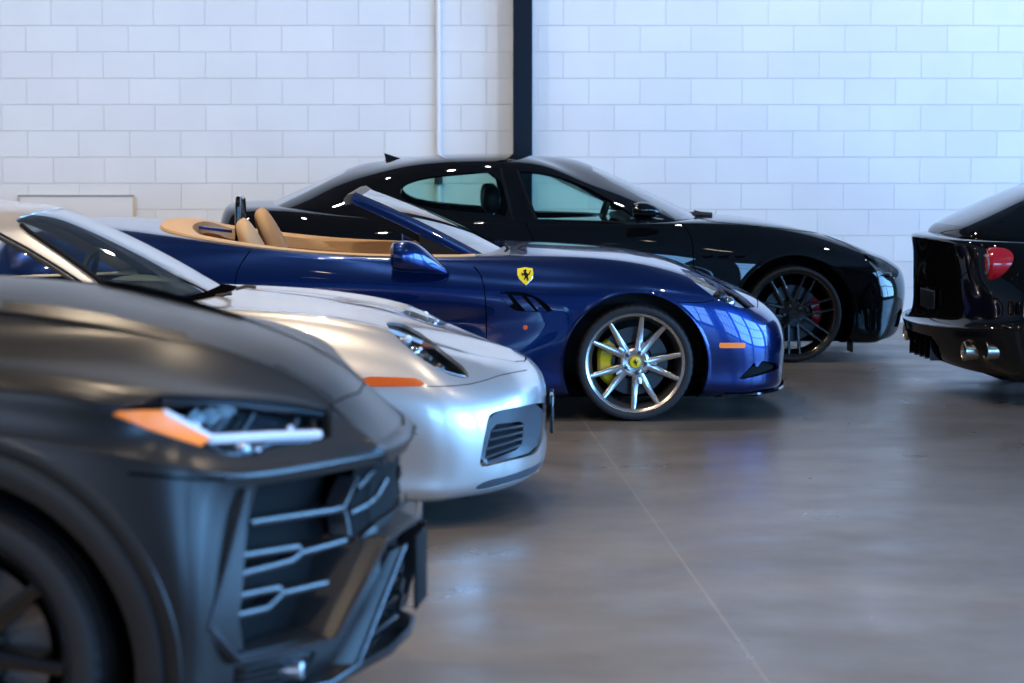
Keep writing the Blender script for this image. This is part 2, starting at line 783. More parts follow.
# ------------------------------------------------------------------ common materials
principled('black_plastic', (.012, .012, .013), .55)
principled('matte_black', (.004, .004, .0045), .8, spec=.2)
principled('gloss_black_trim', (.006, .006, .007), .12, coat=.6)
principled('rubber', (.014, .0145, .016), .62)
principled('seam_dark', (.002, .002, .0025), .9, spec=0)
principled('chrome', (.82, .83, .85), .08, metal=1)
principled('steel_dark', (.09, .09, .095), .35, metal=1)
principled('disc_metal', (.16, .165, .175), .4, metal=.9)
principled('lamp_white', (.50, .53, .58), .25, metal=.7)
principled('disc_grey', (.075, .076, .08), .42, metal=.8)
principled('disc_dark', (.05, .05, .055), .4, metal=.9)
principled('lamp_housing', (.012, .014, .018), .25)
principled('lamp_led', (.62, .68, .80), .3, emis=(.6, .75, 1.0), estr=.35)
principled('mirror_glass', (.8, .82, .85), .02, metal=1)
principled('amber', (.62, .095, .008), .25, coat=.5, emis=(1, .2, .0), estr=.06)
principled('amber_bright', (.92, .22, .012), .4, coat=.12, emis=(1, .25, .0), estr=.22)
principled('red_lamp', (.42, .004, .012), .12, coat=.9, emis=(.9, .01, .02), estr=.05)
principled('red_reflector', (.7, .01, .02), .2, coat=.6, emis=(.9, .01, .02), estr=.08)
thin_glass('clear_glass', (.93, .96, .98), 1.2)
thin_glass('lamp_glass', (.90, .94, .98), .30)
thin_glass('green_glass', (.45, .68, .62), 1.5)

# ------------------------------------------------------------------ the room
WALL_Y = 19.66


def wall_material():
    m = principled('painted_block', (.72, .735, .76), .55, spec=.35)
    nt = m.node_tree
    b = nt.nodes['Principled BSDF']
    tc = nt.nodes.new('ShaderNodeTexCoord')
    sep = nt.nodes.new('ShaderNodeSeparateXYZ')
    nt.links.new(tc.outputs['Object'], sep.inputs[0])
    com = nt.nodes.new('ShaderNodeCombineXYZ')
    nt.links.new(sep.outputs['X'], com.inputs['X'])
    nt.links.new(sep.outputs['Z'], com.inputs['Y'])
    br = nt.nodes.new('ShaderNodeTexBrick')
    br.offset = .5
    br.inputs['Scale'].default_value = 1
    br.inputs['Brick Width'].default_value = BLOCK_W
    br.inputs['Row Height'].default_value = BLOCK_H
    br.inputs['Mortar Size'].default_value = .0055
    br.inputs['Mortar Smooth'].default_value = .35
    br.inputs['Bias'].default_value = -.2
    br.inputs['Color1'].default_value = (.73, .745, .765, 1)
    br.inputs['Color2'].default_value = (.69, .70, .73, 1)
    br.inputs['Mortar'].default_value = (.68, .69, .71, 1)
    nt.links.new(com.outputs[0], br.inputs['Vector'])
    n = nt.nodes.new('ShaderNodeTexNoise')
    n.inputs['Scale'].default_value = 1.1
    n.inputs['Detail'].default_value = 5
    nt.links.new(tc.outputs['Object'], n.inputs['Vector'])
    mr = nt.nodes.new('ShaderNodeMapRange')
    mr.inputs['From Min'].default_value, mr.inputs['From Max'].default_value = .3, .7
    mr.inputs['To Min'].default_value, mr.inputs['To Max'].default_value = .93, 1.03
    nt.links.new(n.outputs['Fac'], mr.inputs['Value'])
    mx = nt.nodes.new('ShaderNodeMix')
    mx.data_type = 'RGBA'
    mx.blend_type = 'MULTIPLY'
    mx.inputs['Factor'].default_value = 1
    nt.links.new(br.outputs['Color'], mx.inputs['A'])
    nt.links.new(mr.outputs['Result'], mx.inputs['B'])
    nt.links.new(mx.outputs['Result'], b.inputs['Base Color'])
    n2 = nt.nodes.new('ShaderNodeTexNoise')
    n2.inputs['Scale'].default_value = 55
    nt.links.new(tc.outputs['Object'], n2.inputs['Vector'])
    ad = nt.nodes.new('ShaderNodeMath')
    ad.operation = 'MULTIPLY_ADD'
    ad.inputs[1].default_value = -1.0
    nt.links.new(br.outputs['Fac'], ad.inputs[0])
    sc2 = nt.nodes.new('ShaderNodeMath')
    sc2.operation = 'MULTIPLY'
    sc2.inputs[1].default_value = .10
    nt.links.new(n2.outputs['Fac'], sc2.inputs[0])
    nt.links.new(sc2.outputs[0], ad.inputs[2])
    bp = nt.nodes.new('ShaderNodeBump')
    bp.inputs['Strength'].default_value = .9
    bp.inputs['Distance'].default_value = .006
    nt.links.new(ad.outputs[0], bp.inputs['Height'])
    nt.links.new(bp.outputs['Normal'], b.inputs['Normal'])
    return m


FZ = .035                                  # floor level
BLOCK_W, BLOCK_H = .4133, .2120


def floor_material():
    m = principled('polished_concrete', (.2, .19, .18), .3, spec=.5)
    nt = m.node_tree
    b = nt.nodes['Principled BSDF']
    tc = nt.nodes.new('ShaderNodeTexCoord')
    mp = nt.nodes.new('ShaderNodeMapping')
    mp.inputs['Scale'].default_value = (.55, 1.1, 1)
    nt.links.new(tc.outputs['Object'], mp.inputs['Vector'])
    n = nt.nodes.new('ShaderNodeTexNoise')
    n.inputs['Scale'].default_value = 1.3
    n.inputs['Detail'].default_value = 9
    n.inputs['Roughness'].default_value = .62
    n.inputs['Distortion'].default_value = .6
    nt.links.new(mp.outputs[0], n.inputs['Vector'])
    r = nt.nodes.new('ShaderNodeValToRGB')
    r.color_ramp.elements[0].position = .32
    r.color_ramp.elements[1].position = .70
    r.color_ramp.elements[0].color = (.092, .080, .069, 1)
    r.color_ramp.elements[1].color = (.164, .143, .124, 1)
    nt.links.new(n.outputs['Fac'], r.inputs['Fac'])
    # saw-cut control joint
    sep = nt.nodes.new('ShaderNodeSeparateXYZ')
    nt.links.new(tc.outputs['Object'], sep.inputs[0])
    ln = nt.nodes.new('ShaderNodeMath')
    ln.operation = 'MULTIPLY_ADD'
    ln.inputs[1].default_value = -JOINT[1]
    nt.links.new(sep.outputs['Y'], ln.inputs[0])
    nt.links.new(sep.outputs['X'], ln.inputs[2])
    sb = nt.nodes.new('ShaderNodeMath')
    sb.operation = 'SUBTRACT'
    sb.inputs[1].default_value = JOINT[0]
    nt.links.new(ln.outputs[0], sb.inputs[0])
    ab = nt.nodes.new('ShaderNodeMath')
    ab.operation = 'ABSOLUTE'
    nt.links.new(sb.outputs[0], ab.inputs[0])
    lt = nt.nodes.new('ShaderNodeMath')
    lt.operation = 'LESS_THAN'
    lt.inputs[1].default_value = .0035
    nt.links.new(ab.outputs[0], lt.inputs[0])
    mx = nt.nodes.new('ShaderNodeMix')
    mx.data_type = 'RGBA'
    mx.inputs['B'].default_value = (.24, .205, .17, 1)
    nt.links.new(lt.outputs[0], mx.inputs['Factor'])
    nt.links.new(r.outputs['Color'], mx.inputs['A'])
    nt.links.new(mx.outputs['Result'], b.inputs['Base Color'])
    n2 = nt.nodes.new('ShaderNodeTexNoise')
    n2.inputs['Scale'].default_value = 2.2
    n2.inputs['Detail'].default_value = 7
    nt.links.new(tc.outputs['Object'], n2.inputs['Vector'])
    mr = nt.nodes.new('ShaderNodeMapRange')
    mr.inputs['From Min'].default_value, mr.inputs['From Max'].default_value = .3, .7
    mr.inputs['To Min'].default_value, mr.inputs['To Max'].default_value = .26, .42
    nt.links.new(n2.outputs['Fac'], mr.inputs['Value'])
    nt.links.new(mr.outputs['Result'], b.inputs['Roughness'])
    n3 = nt.nodes.new('ShaderNodeTexNoise')
    n3.inputs['Scale'].default_value = 5
    n3.inputs['Detail'].default_value = 4
    nt.links.new(tc.outputs['Object'], n3.inputs['Vector'])
    bp = nt.nodes.new('ShaderNodeBump')
    bp.inputs['Strength'].default_value = .02
    bp.inputs['Distance'].default_value = .02
    nt.links.new(n3.outputs['Fac'], bp.inputs['Height'])
    nt.links.new(bp.outputs['Normal'], b.inputs['Normal'])
    return m


def ground_px(u, v):
    r = ray_w(u, v)
    t = (FZ - CAM_H) / r[2]
    return _C + r * t


_g0, _g1 = ground_px(584.6, 422.7), ground_px(765, 678)
_k = (_g1[0] - _g0[0]) / (_g1[1] - _g0[1])
JOINT = (_g0[0] - _k * _g0[1], _k)
wall_material()
floor_material()
principled('ceiling_paint', (.13, .13, .135), .8)
principled('side_paint', (.30, .30, .32), .7)
principled('column_paint', (.0035, .005, .011), .22)
principled('pipe_paint', (.74, .74, .76), .45)
principled('window_frame_metal', (.03, .03, .035), .4)
principled('lamp_shell', (.6, .6, .6), .4)
X0, X1, Y0, ZC = -9.5, 9.5, -5.5, 5.4


def struct(name, mb, m, **k):
    o = mb.build(name, m, None, smooth=False, **k)
    o['kind'] = 'structure'
    return o


struct('floor', MB().box((X0, Y0, -.12), (X1, WALL_Y, FZ)), 'polished_concrete')
wb = MB().box((X0 - 2, 0, -.2), (X1 + 2, .2, ZC + .3))
o = struct('wall_back', wb, 'painted_block')
o.location = (0, WALL_Y, .106)
WALL = o
struct('ceiling', MB().box((X0, Y0, ZC), (X1, WALL_Y, ZC + .12)), 'ceiling_paint')
struct('wall_left', MB().box((X0 - .2, Y0, 0), (X0, WALL_Y, ZC)), 'side_paint')


def glazed_wall(name, axis, c, a0, a1, bays, z0, z1, nb):
    """a wall with big windows: piers, sill and head as the wall, each frame a window of its own"""
    mb = MB()
    lo, hi = c
    def bx(p0, p1, q0, q1):
        if axis == 'y': mb.box((lo, p0, q0), (hi, p1, q1))
        else: mb.box((p0, lo, q0), (p1, hi, q1))
    bx(a0, a1, 0, z0)
    bx(a0, a1, z1, ZC)
    edges = [a0] + [e for b in bays for e in b] + [a1]
    for i in range(0, len(edges), 2): bx(edges[i], edges[i + 1], z0, z1)
    struct(name, mb, 'side_paint')
    for p0, p1 in bays:
        fb = MB()
        mid = (lo + hi) / 2
        def fx(u0, u1, q0, q1):
            if axis == 'y': fb.box((mid - .04, u0, q0), (mid + .04, u1, q1))
            else: fb.box((u0, mid - .04, q0), (u1, mid + .04, q1))
        for k in range(nb + 1):
            u = p0 + (p1 - p0) * k / nb
            fx(max(p0, u - .04), min(p1, u + .04), z0, z1)
        for k in range(4):
            z = z0 + (z1 - z0) * k / 3
            fx(p0, p1, max(z0, z - .035), min(z1, z + .035))
        glazed_wall.n += 1
        struct('window_%d' % glazed_wall.n, fb, 'window_frame_metal')


glazed_wall.n = 0
glazed_wall('wall_right', 'y', (X1, X1 + .2), Y0, WALL_Y, [(-4.5, .8), (1.6, 6.9), (7.7, 13.0), (13.8, 18.6)], .25, 3.6, 4)
glazed_wall('wall_front', 'x', (Y0 - .2, Y0), X0, X1, [(-7.5, -3.5), (3.2, 8.8)], .25, 3.4, 4)


def area(name, loc, rot, sx, sy, power, col, spread=180):
    l = bpy.data.lights.new(name, 'AREA')
    l.shape = 'RECTANGLE'
    l.size, l.size_y = sx, sy
    l.energy = power
    l.color = col
    l.spread = RAD(spread)
    o = bpy.data.objects.new(name, l)
    COL.objects.link(o)
    o.location = loc
    o.rotation_euler = rot
    return o


# daylight at the windows
DAY = (.19, .50, 1.0)
for y0, y1, p in ((-4.5, .8, 500), (1.6, 6.9, 900), (7.7, 13.0, 900), (13.8, 18.6, 680)):
    area('window_daylight', (X1 + .32, (y0 + y1) / 2, 1.95), (0, RAD(90), 0), 3.3, y1 - y0 - .1, p, DAY)
area('window_daylight', (6.0, Y0 - .32, 1.9), (RAD(90), 0, 0), 5.4, 3.1, 500, DAY)
area('window_daylight', (-5.5, Y0 - .32, 1.9), (RAD(90), 0, 0), 3.8, 3.1, 120, (.55, .72, 1.0))

# ceiling lamps: round downlights
principled('lamp_strip', (1, 1, 1), .5, emis=(1, .95, .9), estr=8)
principled('lamp_disc', (1, 1, 1), .5, emis=(1.0, .80, .55), estr=14)


def downlight(x, y, power, col=(1.0, .79, .55)):
    root = empty('ceiling_lamp', (x, y, ZC))
    hb = MB().lathe([(.0, -.002), (.085, -.002), (.11, -.16), (.12, -.16), (.095, 0), (0, 0)], 24, axis='z')
    hb.build('lamp_shell', 'lamp_shell', root)
    MB().lathe([(0, -.10), (.06, -.10), (.06, -.09), (0, -.09)], 24, axis='z').build('bulb', 'lamp_disc', root)
    tag(root, 'round downlight on the dark ceiling above the cars', 'lamp', 'ceiling downlights')
    l = bpy.data.lights.new('downlight', 'SPOT')
    l.energy = power
    l.color = col
    l.spot_size = RAD(125)
    l.spot_blend = .7
    l.shadow_soft_size = .06
    lo = bpy.data.objects.new('downlight_beam', l)
    COL.objects.link(lo)
    lo.location = (0, 0, -.19)
    lo.parent = root


WARM = [(x, y) for x in (-6.6, -3.6, -.6, 2.4, 5.4) for y in (1.5, 5.0, 8.5, 12.0, 15.5) if not (x > 1 and y > 10)]
for x, y in WARM: downlight(x, y, 260 if x < -3 else (200 if x < 1 else 120))
# added spotlights, out of view, that brighten the block wall
for i in range(9):
    x = -8.0 + 2.0 * i
    root = empty('added_wall_light', (x, WALL_Y - 3.4, ZC))
    MB().lathe([(.055, -.02), (.06, -.10), (.06, -.24), (.052, -.245), (.048, -.20), (0, -.19)], 20, axis='z').build('lamp_shell', 'window_frame_metal', root)
    MB().lathe([(.012, -.001), (.012, -.03), (0, -.03)], 12, axis='z').build('stem', 'window_frame_metal', root)
    tag(root, 'added small black spotlight, unseen on the ceiling, brightening the block wall', 'lamp', 'added spotlights along the wall')
    l = bpy.data.lights.new('wall_wash', 'SPOT')
    l.energy = 175
    l.color = (1.0, .955, .93)
    l.spot_size = RAD(130)
    l.spot_blend = 1.0
    l.shadow_soft_size = .05
    lo = bpy.data.objects.new('wall_wash', l)
    COL.objects.link(lo)
    lo.location = (0, .03, -.27)
    lo.rotation_euler = (RAD(48), 0, 0)
    lo.parent = root

w = bpy.data.worlds.new('sky')
sc.world = w
w.use_nodes = True
w.node_tree.nodes['Background'].inputs[0].default_value = (.45, .65, 1, 1)
w.node_tree.nodes['Background'].inputs[1].default_value = .6

# column, conduit, patched panel on the wall
def wx(u, v=100):
    r = ray_w(u, v)
    t = WALL_Y / r[1]
    return (_C + r * t)


xa, xb = wx(513)[0], wx(532)[0]
cb = MB()
cb.box((xa, WALL_Y - .20, 0), (xb, WALL_Y - .186, ZC))
cb.box((xa, WALL_Y - .014, 0), (xb, WALL_Y - .0005, ZC))
cb.box(((xa + xb) / 2 - .006, WALL_Y - .187, 0), ((xa + xb) / 2 + .006, WALL_Y - .013, ZC))
struct('trim_1', cb, 'column_paint')
pb = MB()
px_ = wx(438.5)[0]
pb.tube([(px_, WALL_Y - .035, FZ), (px_, WALL_Y - .035, 1.9), (px_, WALL_Y - .035, ZC - .01)], .022, 12)
for zc_ in (1.19, 3.4):
    pb.tube([(px_, WALL_Y - .035, zc_ - .03), (px_, WALL_Y - .035, zc_ + .03)], .034, 12, mat=1)
po = pb.build('conduit_pipe', ['pipe_paint', 'black_plastic'])
tag(po, 'thin white conduit pipe running up the block wall left of the dark column', 'pipe')
a, b_ = wx(20, 196), wx(134, 222)
hp = MB()
hp.box((a[0] - .01, WALL_Y - .034, a[2] - .004), (b_[0] + .004, WALL_Y - .0005, a[2] + .010), 1)
hp.box((b_[0] + .002, WALL_Y - .033, FZ), (b_[0] + .018, WALL_Y - .0005, a[2] - .004), 2)
hp.box((a[0], WALL_Y - .03, 0), (b_[0], WALL_Y - .0005, a[2]), 0, .004)
principled('hatch_paint', (.62, .63, .65), .5)
principled('tan_caulk', (.62, .47, .30), .6)
ho = hp.build('access_panel', ['hatch_paint', 'side_paint', 'tan_caulk'])
tag(ho, 'off-white painted access panel low on the block wall behind the silver coupe', 'panel')
# ------------------------------------------------------------------ the blue convertible
def make_wheel(name, mats, R, rr, tw, spokes_fn, disc_r, cal=None, cal_mat=None, cap=None, blocks=96, tyre_label=None, rim_mat='rim_silver', caliper_r=None, barrel_mat=None, flange=.012):
    """axle along y, outer face towards -y; the wheel is its rim, the rest are its sub-parts"""
    hw = tw / 2
    rim = MB()
    rim.lathe([(rr + flange - .012, hw * .86), (rr - .02, hw * .80), (rr - .035, hw * .3), (rr - .03, -hw * .45), (rr - .012, -hw * .78)], 72, mat=1)
    rim.lathe([(rr - .012, -hw * .78), (rr - .008, -hw * .85), (rr + flange - .006, -hw * .92), (rr + flange, -hw * .89), (rr + flange, -hw * .82), (rr - .002, -hw * .80)], 72)
    spokes_fn(rim, rr, hw)
    o = rim.build(name, [rim_mat, barrel_mat or rim_mat])
    tyre_mb(R, rr, tw, blocks).build('tyre', 'rubber', o, angle=30)
    d = MB()
    d.lathe([(disc_r, hw * .12), (disc_r, hw * .28), (disc_r * .55, hw * .28), (disc_r * .55, hw * .12)], 48, closed_prof=True)
    d.lathe([(0, -hw * .2), (disc_r * .48, -hw * .18), (disc_r * .52, hw * .12), (disc_r * .52, hw * .25), (0, hw * .25)], 36)
    for i in range(36):                     # drilled dots as tiny raised pins
        a = 2 * math.pi * i / 36 * 1.0
        r = disc_r * (.68 + .1 * (i % 3))
        d.lathe([(.0045, hw * .115), (.0001, hw * .112)], 6)
        k = len(d.v) - 12
        for q in range(k, len(d.v)):
            x, y, z = d.v[q]
            d.v[q] = (x + r * math.cos(a), y, z + r * math.sin(a))
    d.build('brake_disc', 'disc_metal', o)
    if cal:
        a0, a1, r0, r1 = cal
        cb = MB()
        rg = []
        n = 14
        for i in range(n + 1):
            a = RAD(a0 + (a1 - a0) * i / n)
            e = abs(2 * i / n - 1)
            tk = 1.0 - .30 * max(0, e - .55) / .45 - .12 * (1 if abs(i - n / 2) < 1.2 else 0)
            rm, hh = (r0 + r1) / 2, (r1 - r0) / 2 * tk
            y0, y1 = -hw * .30 * tk, hw * .42
            sec = [(rm - hh, y1), (rm - hh, y0 * .6), (rm - hh * .75, y0), (rm + hh * .6, y0), (rm + hh, y0 * .5), (rm + hh, y1)]
            rg.append([(r * math.cos(a), y, r * math.sin(a)) for r, y in sec])
        cb.rings(rg)
        c = cb.build('brake_caliper', cal_mat, o)
    if cap:
        cap(o, hw)
    return o


def lug_nuts(o, n, r, y, rad, a0, mat='steel_dark'):
    mb = MB()
    for i in range(n):
        a = RAD(a0 + 360 * i / n)
        k = len(mb.v)
        mb.lathe([(rad, y + .012), (rad, y - .006), (rad * .7, y - .012), (0, y - .012)], 12)
        for q in range(k, len(mb.v)):
            x, yy, z = mb.v[q]
            mb.v[q] = (x + r * math.cos(a), yy, z + r * math.sin(a))
    mb.build('lug_nuts', mat, o)


def horse_poly(s):
    """small rearing-horse silhouette, about one unit high"""
    p = [(-.10, .46), (.00, .52), (.10, .50), (.12, .40), (.06, .34), (.12, .22), (.22, .10), (.30, .12), (.40, .30), (.44, .44), (.50, .40), (.46, .20), (.36, .02), (.26, -.06), (.22, -.20), (.30, -.34), (.26, -.50), (.16, -.52), (.18, -.40), (.10, -.26), (.02, -.30), (-.08, -.42), (-.16, -.40), (-.06, -.24), (-.04, -.10), (-.14, .00), (-.30, -.08), (-.38, -.02), (-.26, .04), (-.36, .10), (-.40, .20), (-.32, .20), (-.24, .14), (-.12, .20), (-.10, .30), (-.20, .34), (-.22, .40)]
    return [(x * s, y * s) for x, y in p]


def wheel_set(w, root, x_f, x_r, wf, wr, z):
    """first wheel is moved, the other three are copies"""
    w.parent = root
    w.location = (x_f, -wf, z)
    for x, ww, far in ((x_r, wr, 0), (x_f, wf, 1), (x_r, wr, 1)):
        c = copy_tree(w, root)
        c.location = (x, ww if far else -ww, z)
        if far: c.rotation_euler = (0, 0, math.pi)


def blue_car():
    principled('blue_paint', (.0015, .022, .135), .25, metal=.82, coat=1.0, coat_rough=.015, spec=.5)
    principled('tan_leather', (.56, .36, .19), .55)
    principled('header_trim', (.10, .085, .07), .5)
    principled('tan_stitch', (.62, .45, .29), .6)
    principled('navy_trim', (.006, .012, .04), .4)
    principled('rim_silver', (.62, .61, .61), .26, metal=.95)
    principled('rim_barrel', (.23, .22, .22), .33, metal=.9)
    principled('caliper_yellow', (.90, .62, .01), .3, coat=.5)
    principled('badge_yellow', (.95, .72, .01), .3, coat=.4)
    fr = Frame(.648, 13.86, -1)
    root = empty('convertible_car', tuple(fr.o), -RAD(fr.yaw))
    tag(root, 'glossy dark blue open convertible with tan seats and yellow brake calipers, in the middle row', 'car', None)
    XS = [.48, 0, -.48, -.85, -1.45, -2.05, -2.67, -3.1]

    def row(front, sides, rear):
        s = [(XS[i], p[0], p[1]) if len(p) == 2 else p for i, p in enumerate(sides)]
        return front + s + rear
    net = [
        row([(.80, 0, .15), (.78, .3, .15), (.70, .52, .15), (.60, .62, .15)], [(.62, .14)] * 8, [(-3.35, .6, .2), (-3.45, .4, .22), (-3.47, 0, .22)]),
        row([(.93, 0, .175), (.895, .35, .18), (.80, .66, .185), (.66, .82, .19)], [(.87, .165), (.88, .19), (.90, .17), (.91, .16), (.91, .16), (.91, .16), (.92, .2), (.9, .22)], [(-3.42, .82, .26), (-3.55, .5, .28), (-3.58, 0, .28)]),
        row([(.945, 0, .27), (.91, .35, .27), (.815, .67, .27), (.675, .845, .28)], [(.895, .28), (.93, .3), (.925, .28), (.925, .28), (.92, .28), (.93, .28), (.955, .3), (.92, .32)], [(-3.48, .83, .36), (-3.61, .5, .38), (-3.64, 0, .38)]),
        row([(.955, 0, .39), (.925, .34, .39), (.83, .67, .40), (.69, .85, .42)], [(.915, .43), (.95, .45), (.935, .44), (.915, .44), (.912, .44), (.935, .44), (.965, .47), (.93, .47)], [(-3.5, .84, .5), (-3.63, .5, .52), (-3.66, 0, .52)]),
        row([(.945, 0, .485), (.91, .33, .50), (.81, .66, .53), (.675, .825, .56)], [(.91, .60), (.95, .62), (.93, .61), (.90, .60), (.905, .60), (.935, .61), (.97, .66), (.93, .66)], [(-3.5, .82, .66), (-3.62, .5, .68), (-3.65, 0, .68)]),
        row([(.905, 0, .54), (.865, .31, .56), (.765, .60, .605), (.625, .77, .655)], [(.882, .715), (.925, .78), (.918, .765), (.915, .75), (.925, .76), (.945, .78), (.965, .84), (.91, .84)], [(-3.45, .79, .82), (-3.57, .5, .84), (-3.6, 0, .84)]),
        row([(.845, 0, .592), (.80, .28, .615), (.69, .54, .67), (.54, .685, .725)], [(.44, .765, .765), (.79, .875), (.80, .893), (.835, .88), (.87, .89), (.885, .945), (.85, 1.02), (.78, 1.05)], [(-3.4, .68, 1.0), (-3.52, .45, .99), (-3.56, 0, .99)]),
        row([(.78, 0, .635), (.725, .2, .65), (.61, .38, .70), (.44, .49, .775)], [(.30, .57, .83), (-.05, .62, .90), (-.5, .62, .925), (.66, .93), (.75, .925), (.76, .97), (.64, 1.055), (.55, 1.08)], [(-3.36, .45, 1.04), (-3.45, .3, 1.04), (-3.48, 0, 1.04)]),
        row([(.74, 0, .652), (.66, 0, .69), (.5, 0, .752), (.35, 0, .81)], [(.2, 0, .855), (-.05, 0, .90), (-.5, 0, .935), (0, .945), (0, .94), (0, .98), (0, 1.06), (0, 1.085)], [(-3.3, 0, 1.06), (-3.4, 0, 1.05), (-3.46, 0, 1.045)]),
    ]
    net = [[(x + (-.038 if m == 0 else -.014 if m == 1 else .002 if m == 2 else 0) * (1 if z < .62 else .3), w, z) for m, (x, w, z) in enumerate(r)] for r in net]
    S = surf(settle(net, fr, 8.45, .93), 8, 7)
    # hollow that runs from the wing vent back along the lower door
    for i in range(S.shape[0]):
        for j in range(S.shape[1]):
            x, y, z = S[i, j]
            if -2.1 < x < -.45 and y < -.7 and .3 < z < .75:
                t = min(1, (x + 2.1) / .7) * max(0, min(1, (-.80 - x) / .15))
                d = z - (.60 + .07 * (x + .8))
                S[i, j, 1] += .022 * max(0, t) * (math.exp(-(d / .028) ** 2) if d > 0 else math.exp(-(d / .09) ** 2))
    h = Half(fr, S)
    zc, ra, rax = .338, .392, .398
    h.cut('arch', circle_poly(0, zc, ra), 'xz', lambda c, n: c.y < -.5)
    h.cut('arch', circle_poly(-2.67, zc, rax), 'xz', lambda c, n: c.y < -.5)
    # cockpit opening
    cock = [(-.68, -.02), (-.69, .3), (-.73, .56), (-.83, .75), (-1.0, .79), (-1.5, .815), (-2.0, .825), (-2.25, .805), (-2.45, .74), (-2.57, .57), (-2.61, .3), (-2.61, -.02)]
    h.cut('cockpit', smooth_poly(cock, 2), 'xw', lambda c, n: c.z > .75)
    # lamps, vents, marks on the skin
    hl = [(680, 268.5), (696, 272), (715, 280), (734, 290), (746, 298.5), (755.5, 307.2), (748, 308), (740, 307.8), (728, 303.6), (713.6, 296.4), (702.7, 288.6), (688.6, 277.5)]
    h.cut('headlight', hl)
    h.cut('vent', smooth_poly([(496, 292.5), (513, 291.6), (527, 293), (538, 297.5), (549, 306), (553.5, 312.3), (525, 311.6), (516, 311), (508, 306)], 1))
    h.cut('marker', rrect(719.2, 342.8, 745.2, 348, 1.8))
    h.cut('intake', smooth_poly([(737, 380.5), (746, 371.5), (756, 360.5), (768, 361.5), (779, 364.5), (778.5, 369.5), (760, 375.5)], 1))
    h.cut('indicator', circle_poly(525.4, 327.4, 2.5, 14))
    # shut lines
    h.seam([(474, 266.5), (480.6, 275), (484.3, 288), (485.4, 300), (486.3, 320), (486.5, 345), (487, 380)], 1.1)
    h.seam([(250.2, 250.5), (246, 256.5), (241, 264), (237.5, 271), (235.5, 280), (234.5, 300), (236, 340)], 1.0)
    h.seam([(698, 273.4), (692, 266.8), (684, 262.6)], .9)
    h.seam([(677.6, 302), (690, 302.6), (704, 302.2), (714, 300)], .8)
    h.seam([(757, 308), (758, 303), (756.5, 298)], .8)
    h.seam([(487, 345), (440, 345), (380, 345)], .9)
    panel(h, root, 'door', 'blue_paint', [(472, 250), (474, 266.5), (480.6, 275), (484.3, 288), (485.4, 300), (486.3, 320), (486.5, 345), (487, 383), (236, 383), (235, 300), (235.5, 280), (237.5, 271), (241, 264), (246, 256.5), (250, 250.5), (252, 240)], 'cam', lambda c, n: c.y < -.4)
    panel(h, root, 'bonnet', 'blue_paint', [(.68, -.05), (.64, .22), (.46, .44), (.10, .53), (-.50, .60), (-.60, .45), (-.64, -.05)], 'xw', lambda c, n: c.z > .55 and n.z > .2, True)
    panel(h, root, 'front_bumper', 'blue_paint', [(.38, .05), (.38, .60), (.60, .60), (.70, .565), (1.2, .53), (1.2, .05)], 'xz', lambda c, n: c.x > .3, True)
    body = h.shell(['body', 'seam'], 0, .016, {'seam': 1})
    body.mirror().build('body', ['blue_paint', 'seam_dark'], root)
    for nm, side in (('near', 0), ('far', 1)):
        def put(mb, name, mat, par=root):
            return (mb.mirrored() if side else mb).build(name, mat, par)
        # headlight: dark bowl, bright strip and projector behind a clear cover
        bowl = put(h.shell(['headlight'], -.045), 'headlight', 'lamp_bowl' if 'lamp_bowl' in MATS else 'lamp_white')
        put(h.shell(['headlight'], -.001), 'lens', 'lamp_glass', bowl)
        el = MB()
        P, N = h.line([(686, 272), (702, 279), (718, 287)], -.02)
        el.tube(P, .012, 8)
        pj = put(el, 'light_strip', 'lamp_white', bowl)
        pr = MB()
        p, n = h.hit(733, 298, -.045)
        ellipsoid(pr, p, (.035, .035, .035))
        put(pr, 'projector', 'chrome', bowl)
        pr = MB()
        p, n = h.hit(722, 293, -.03)
        ellipsoid(pr, p, (.04, .02, .035))
        put(pr, 'reflector', 'lamp_housing', bowl)
        v = put(h.shell(['vent'], -.035), 'side_vent', 'matte_black')
        for q in ([(497, 293.4), (507, 294), (513.5, 304), (509, 305.8)], [(512, 295.4), (521, 295.8), (535.5, 311), (525.5, 311.2)], [(526.5, 296.4), (533, 297.6), (547.5, 311.8), (539, 311.8)]):
            sb = MB()
            n_ = 6
            top, bot = [], []
            for i in range(n_ + 1):
                t = i / n_
                for (A, B), L in (((q[0], q[3]), top), ((q[1], q[2]), bot)):
                    pp, nn = h.hit(A[0] + (B[0] - A[0]) * t, A[1] + (B[1] - A[1]) * t)
                    L.append((pp, nn))
            rg = []
            for (pa, na), (pb_, nb) in zip(top, bot):
                rg.append([tuple(pa - na * .010), tuple(pa - na * .002), tuple(pb_ - nb * .002), tuple(pb_ - nb * .020)])
            sb.rings(rg)
            put(sb, 'vent_slat', 'blue_paint', v)
        put(h.shell(['marker'], .003, .006), 'side_marker', 'amber_bright')
        put(h.shell(['indicator'], .004, .006), 'indicator', 'amber')
        it = put(h.shell(['intake'], -.03), 'intake', 'matte_black')
        fb = MB()
        P = [h.hit(u, v_)[0] for u, v_ in ((754.5, 359.8), (763, 359.8), (757.5, 367), (755.5, 366))]
        if all(p is not None for p in P):
            V = [tuple(p) for p in P] + [tuple(p + Vector((-.02, .03, 0))) for p in P]
            fb.add(V, [(0, 1, 2, 3), (7, 6, 5, 4), (0, 4, 5, 1), (1, 5, 6, 2), (2, 6, 7, 3), (3, 7, 4, 0)])
            put(fb, 'intake_fin', 'blue_paint', it)
        # shield badge on the wing
        bd = [(517.2, 269), (524.5, 267.6), (532.6, 268.8), (533.4, 275), (531.5, 279.5), (528, 283.2), (526, 285.6), (523, 283), (519.4, 279.5), (517.4, 275)]
        pc, nc = h.hit(525.5, 276)
        bm_ = MB()
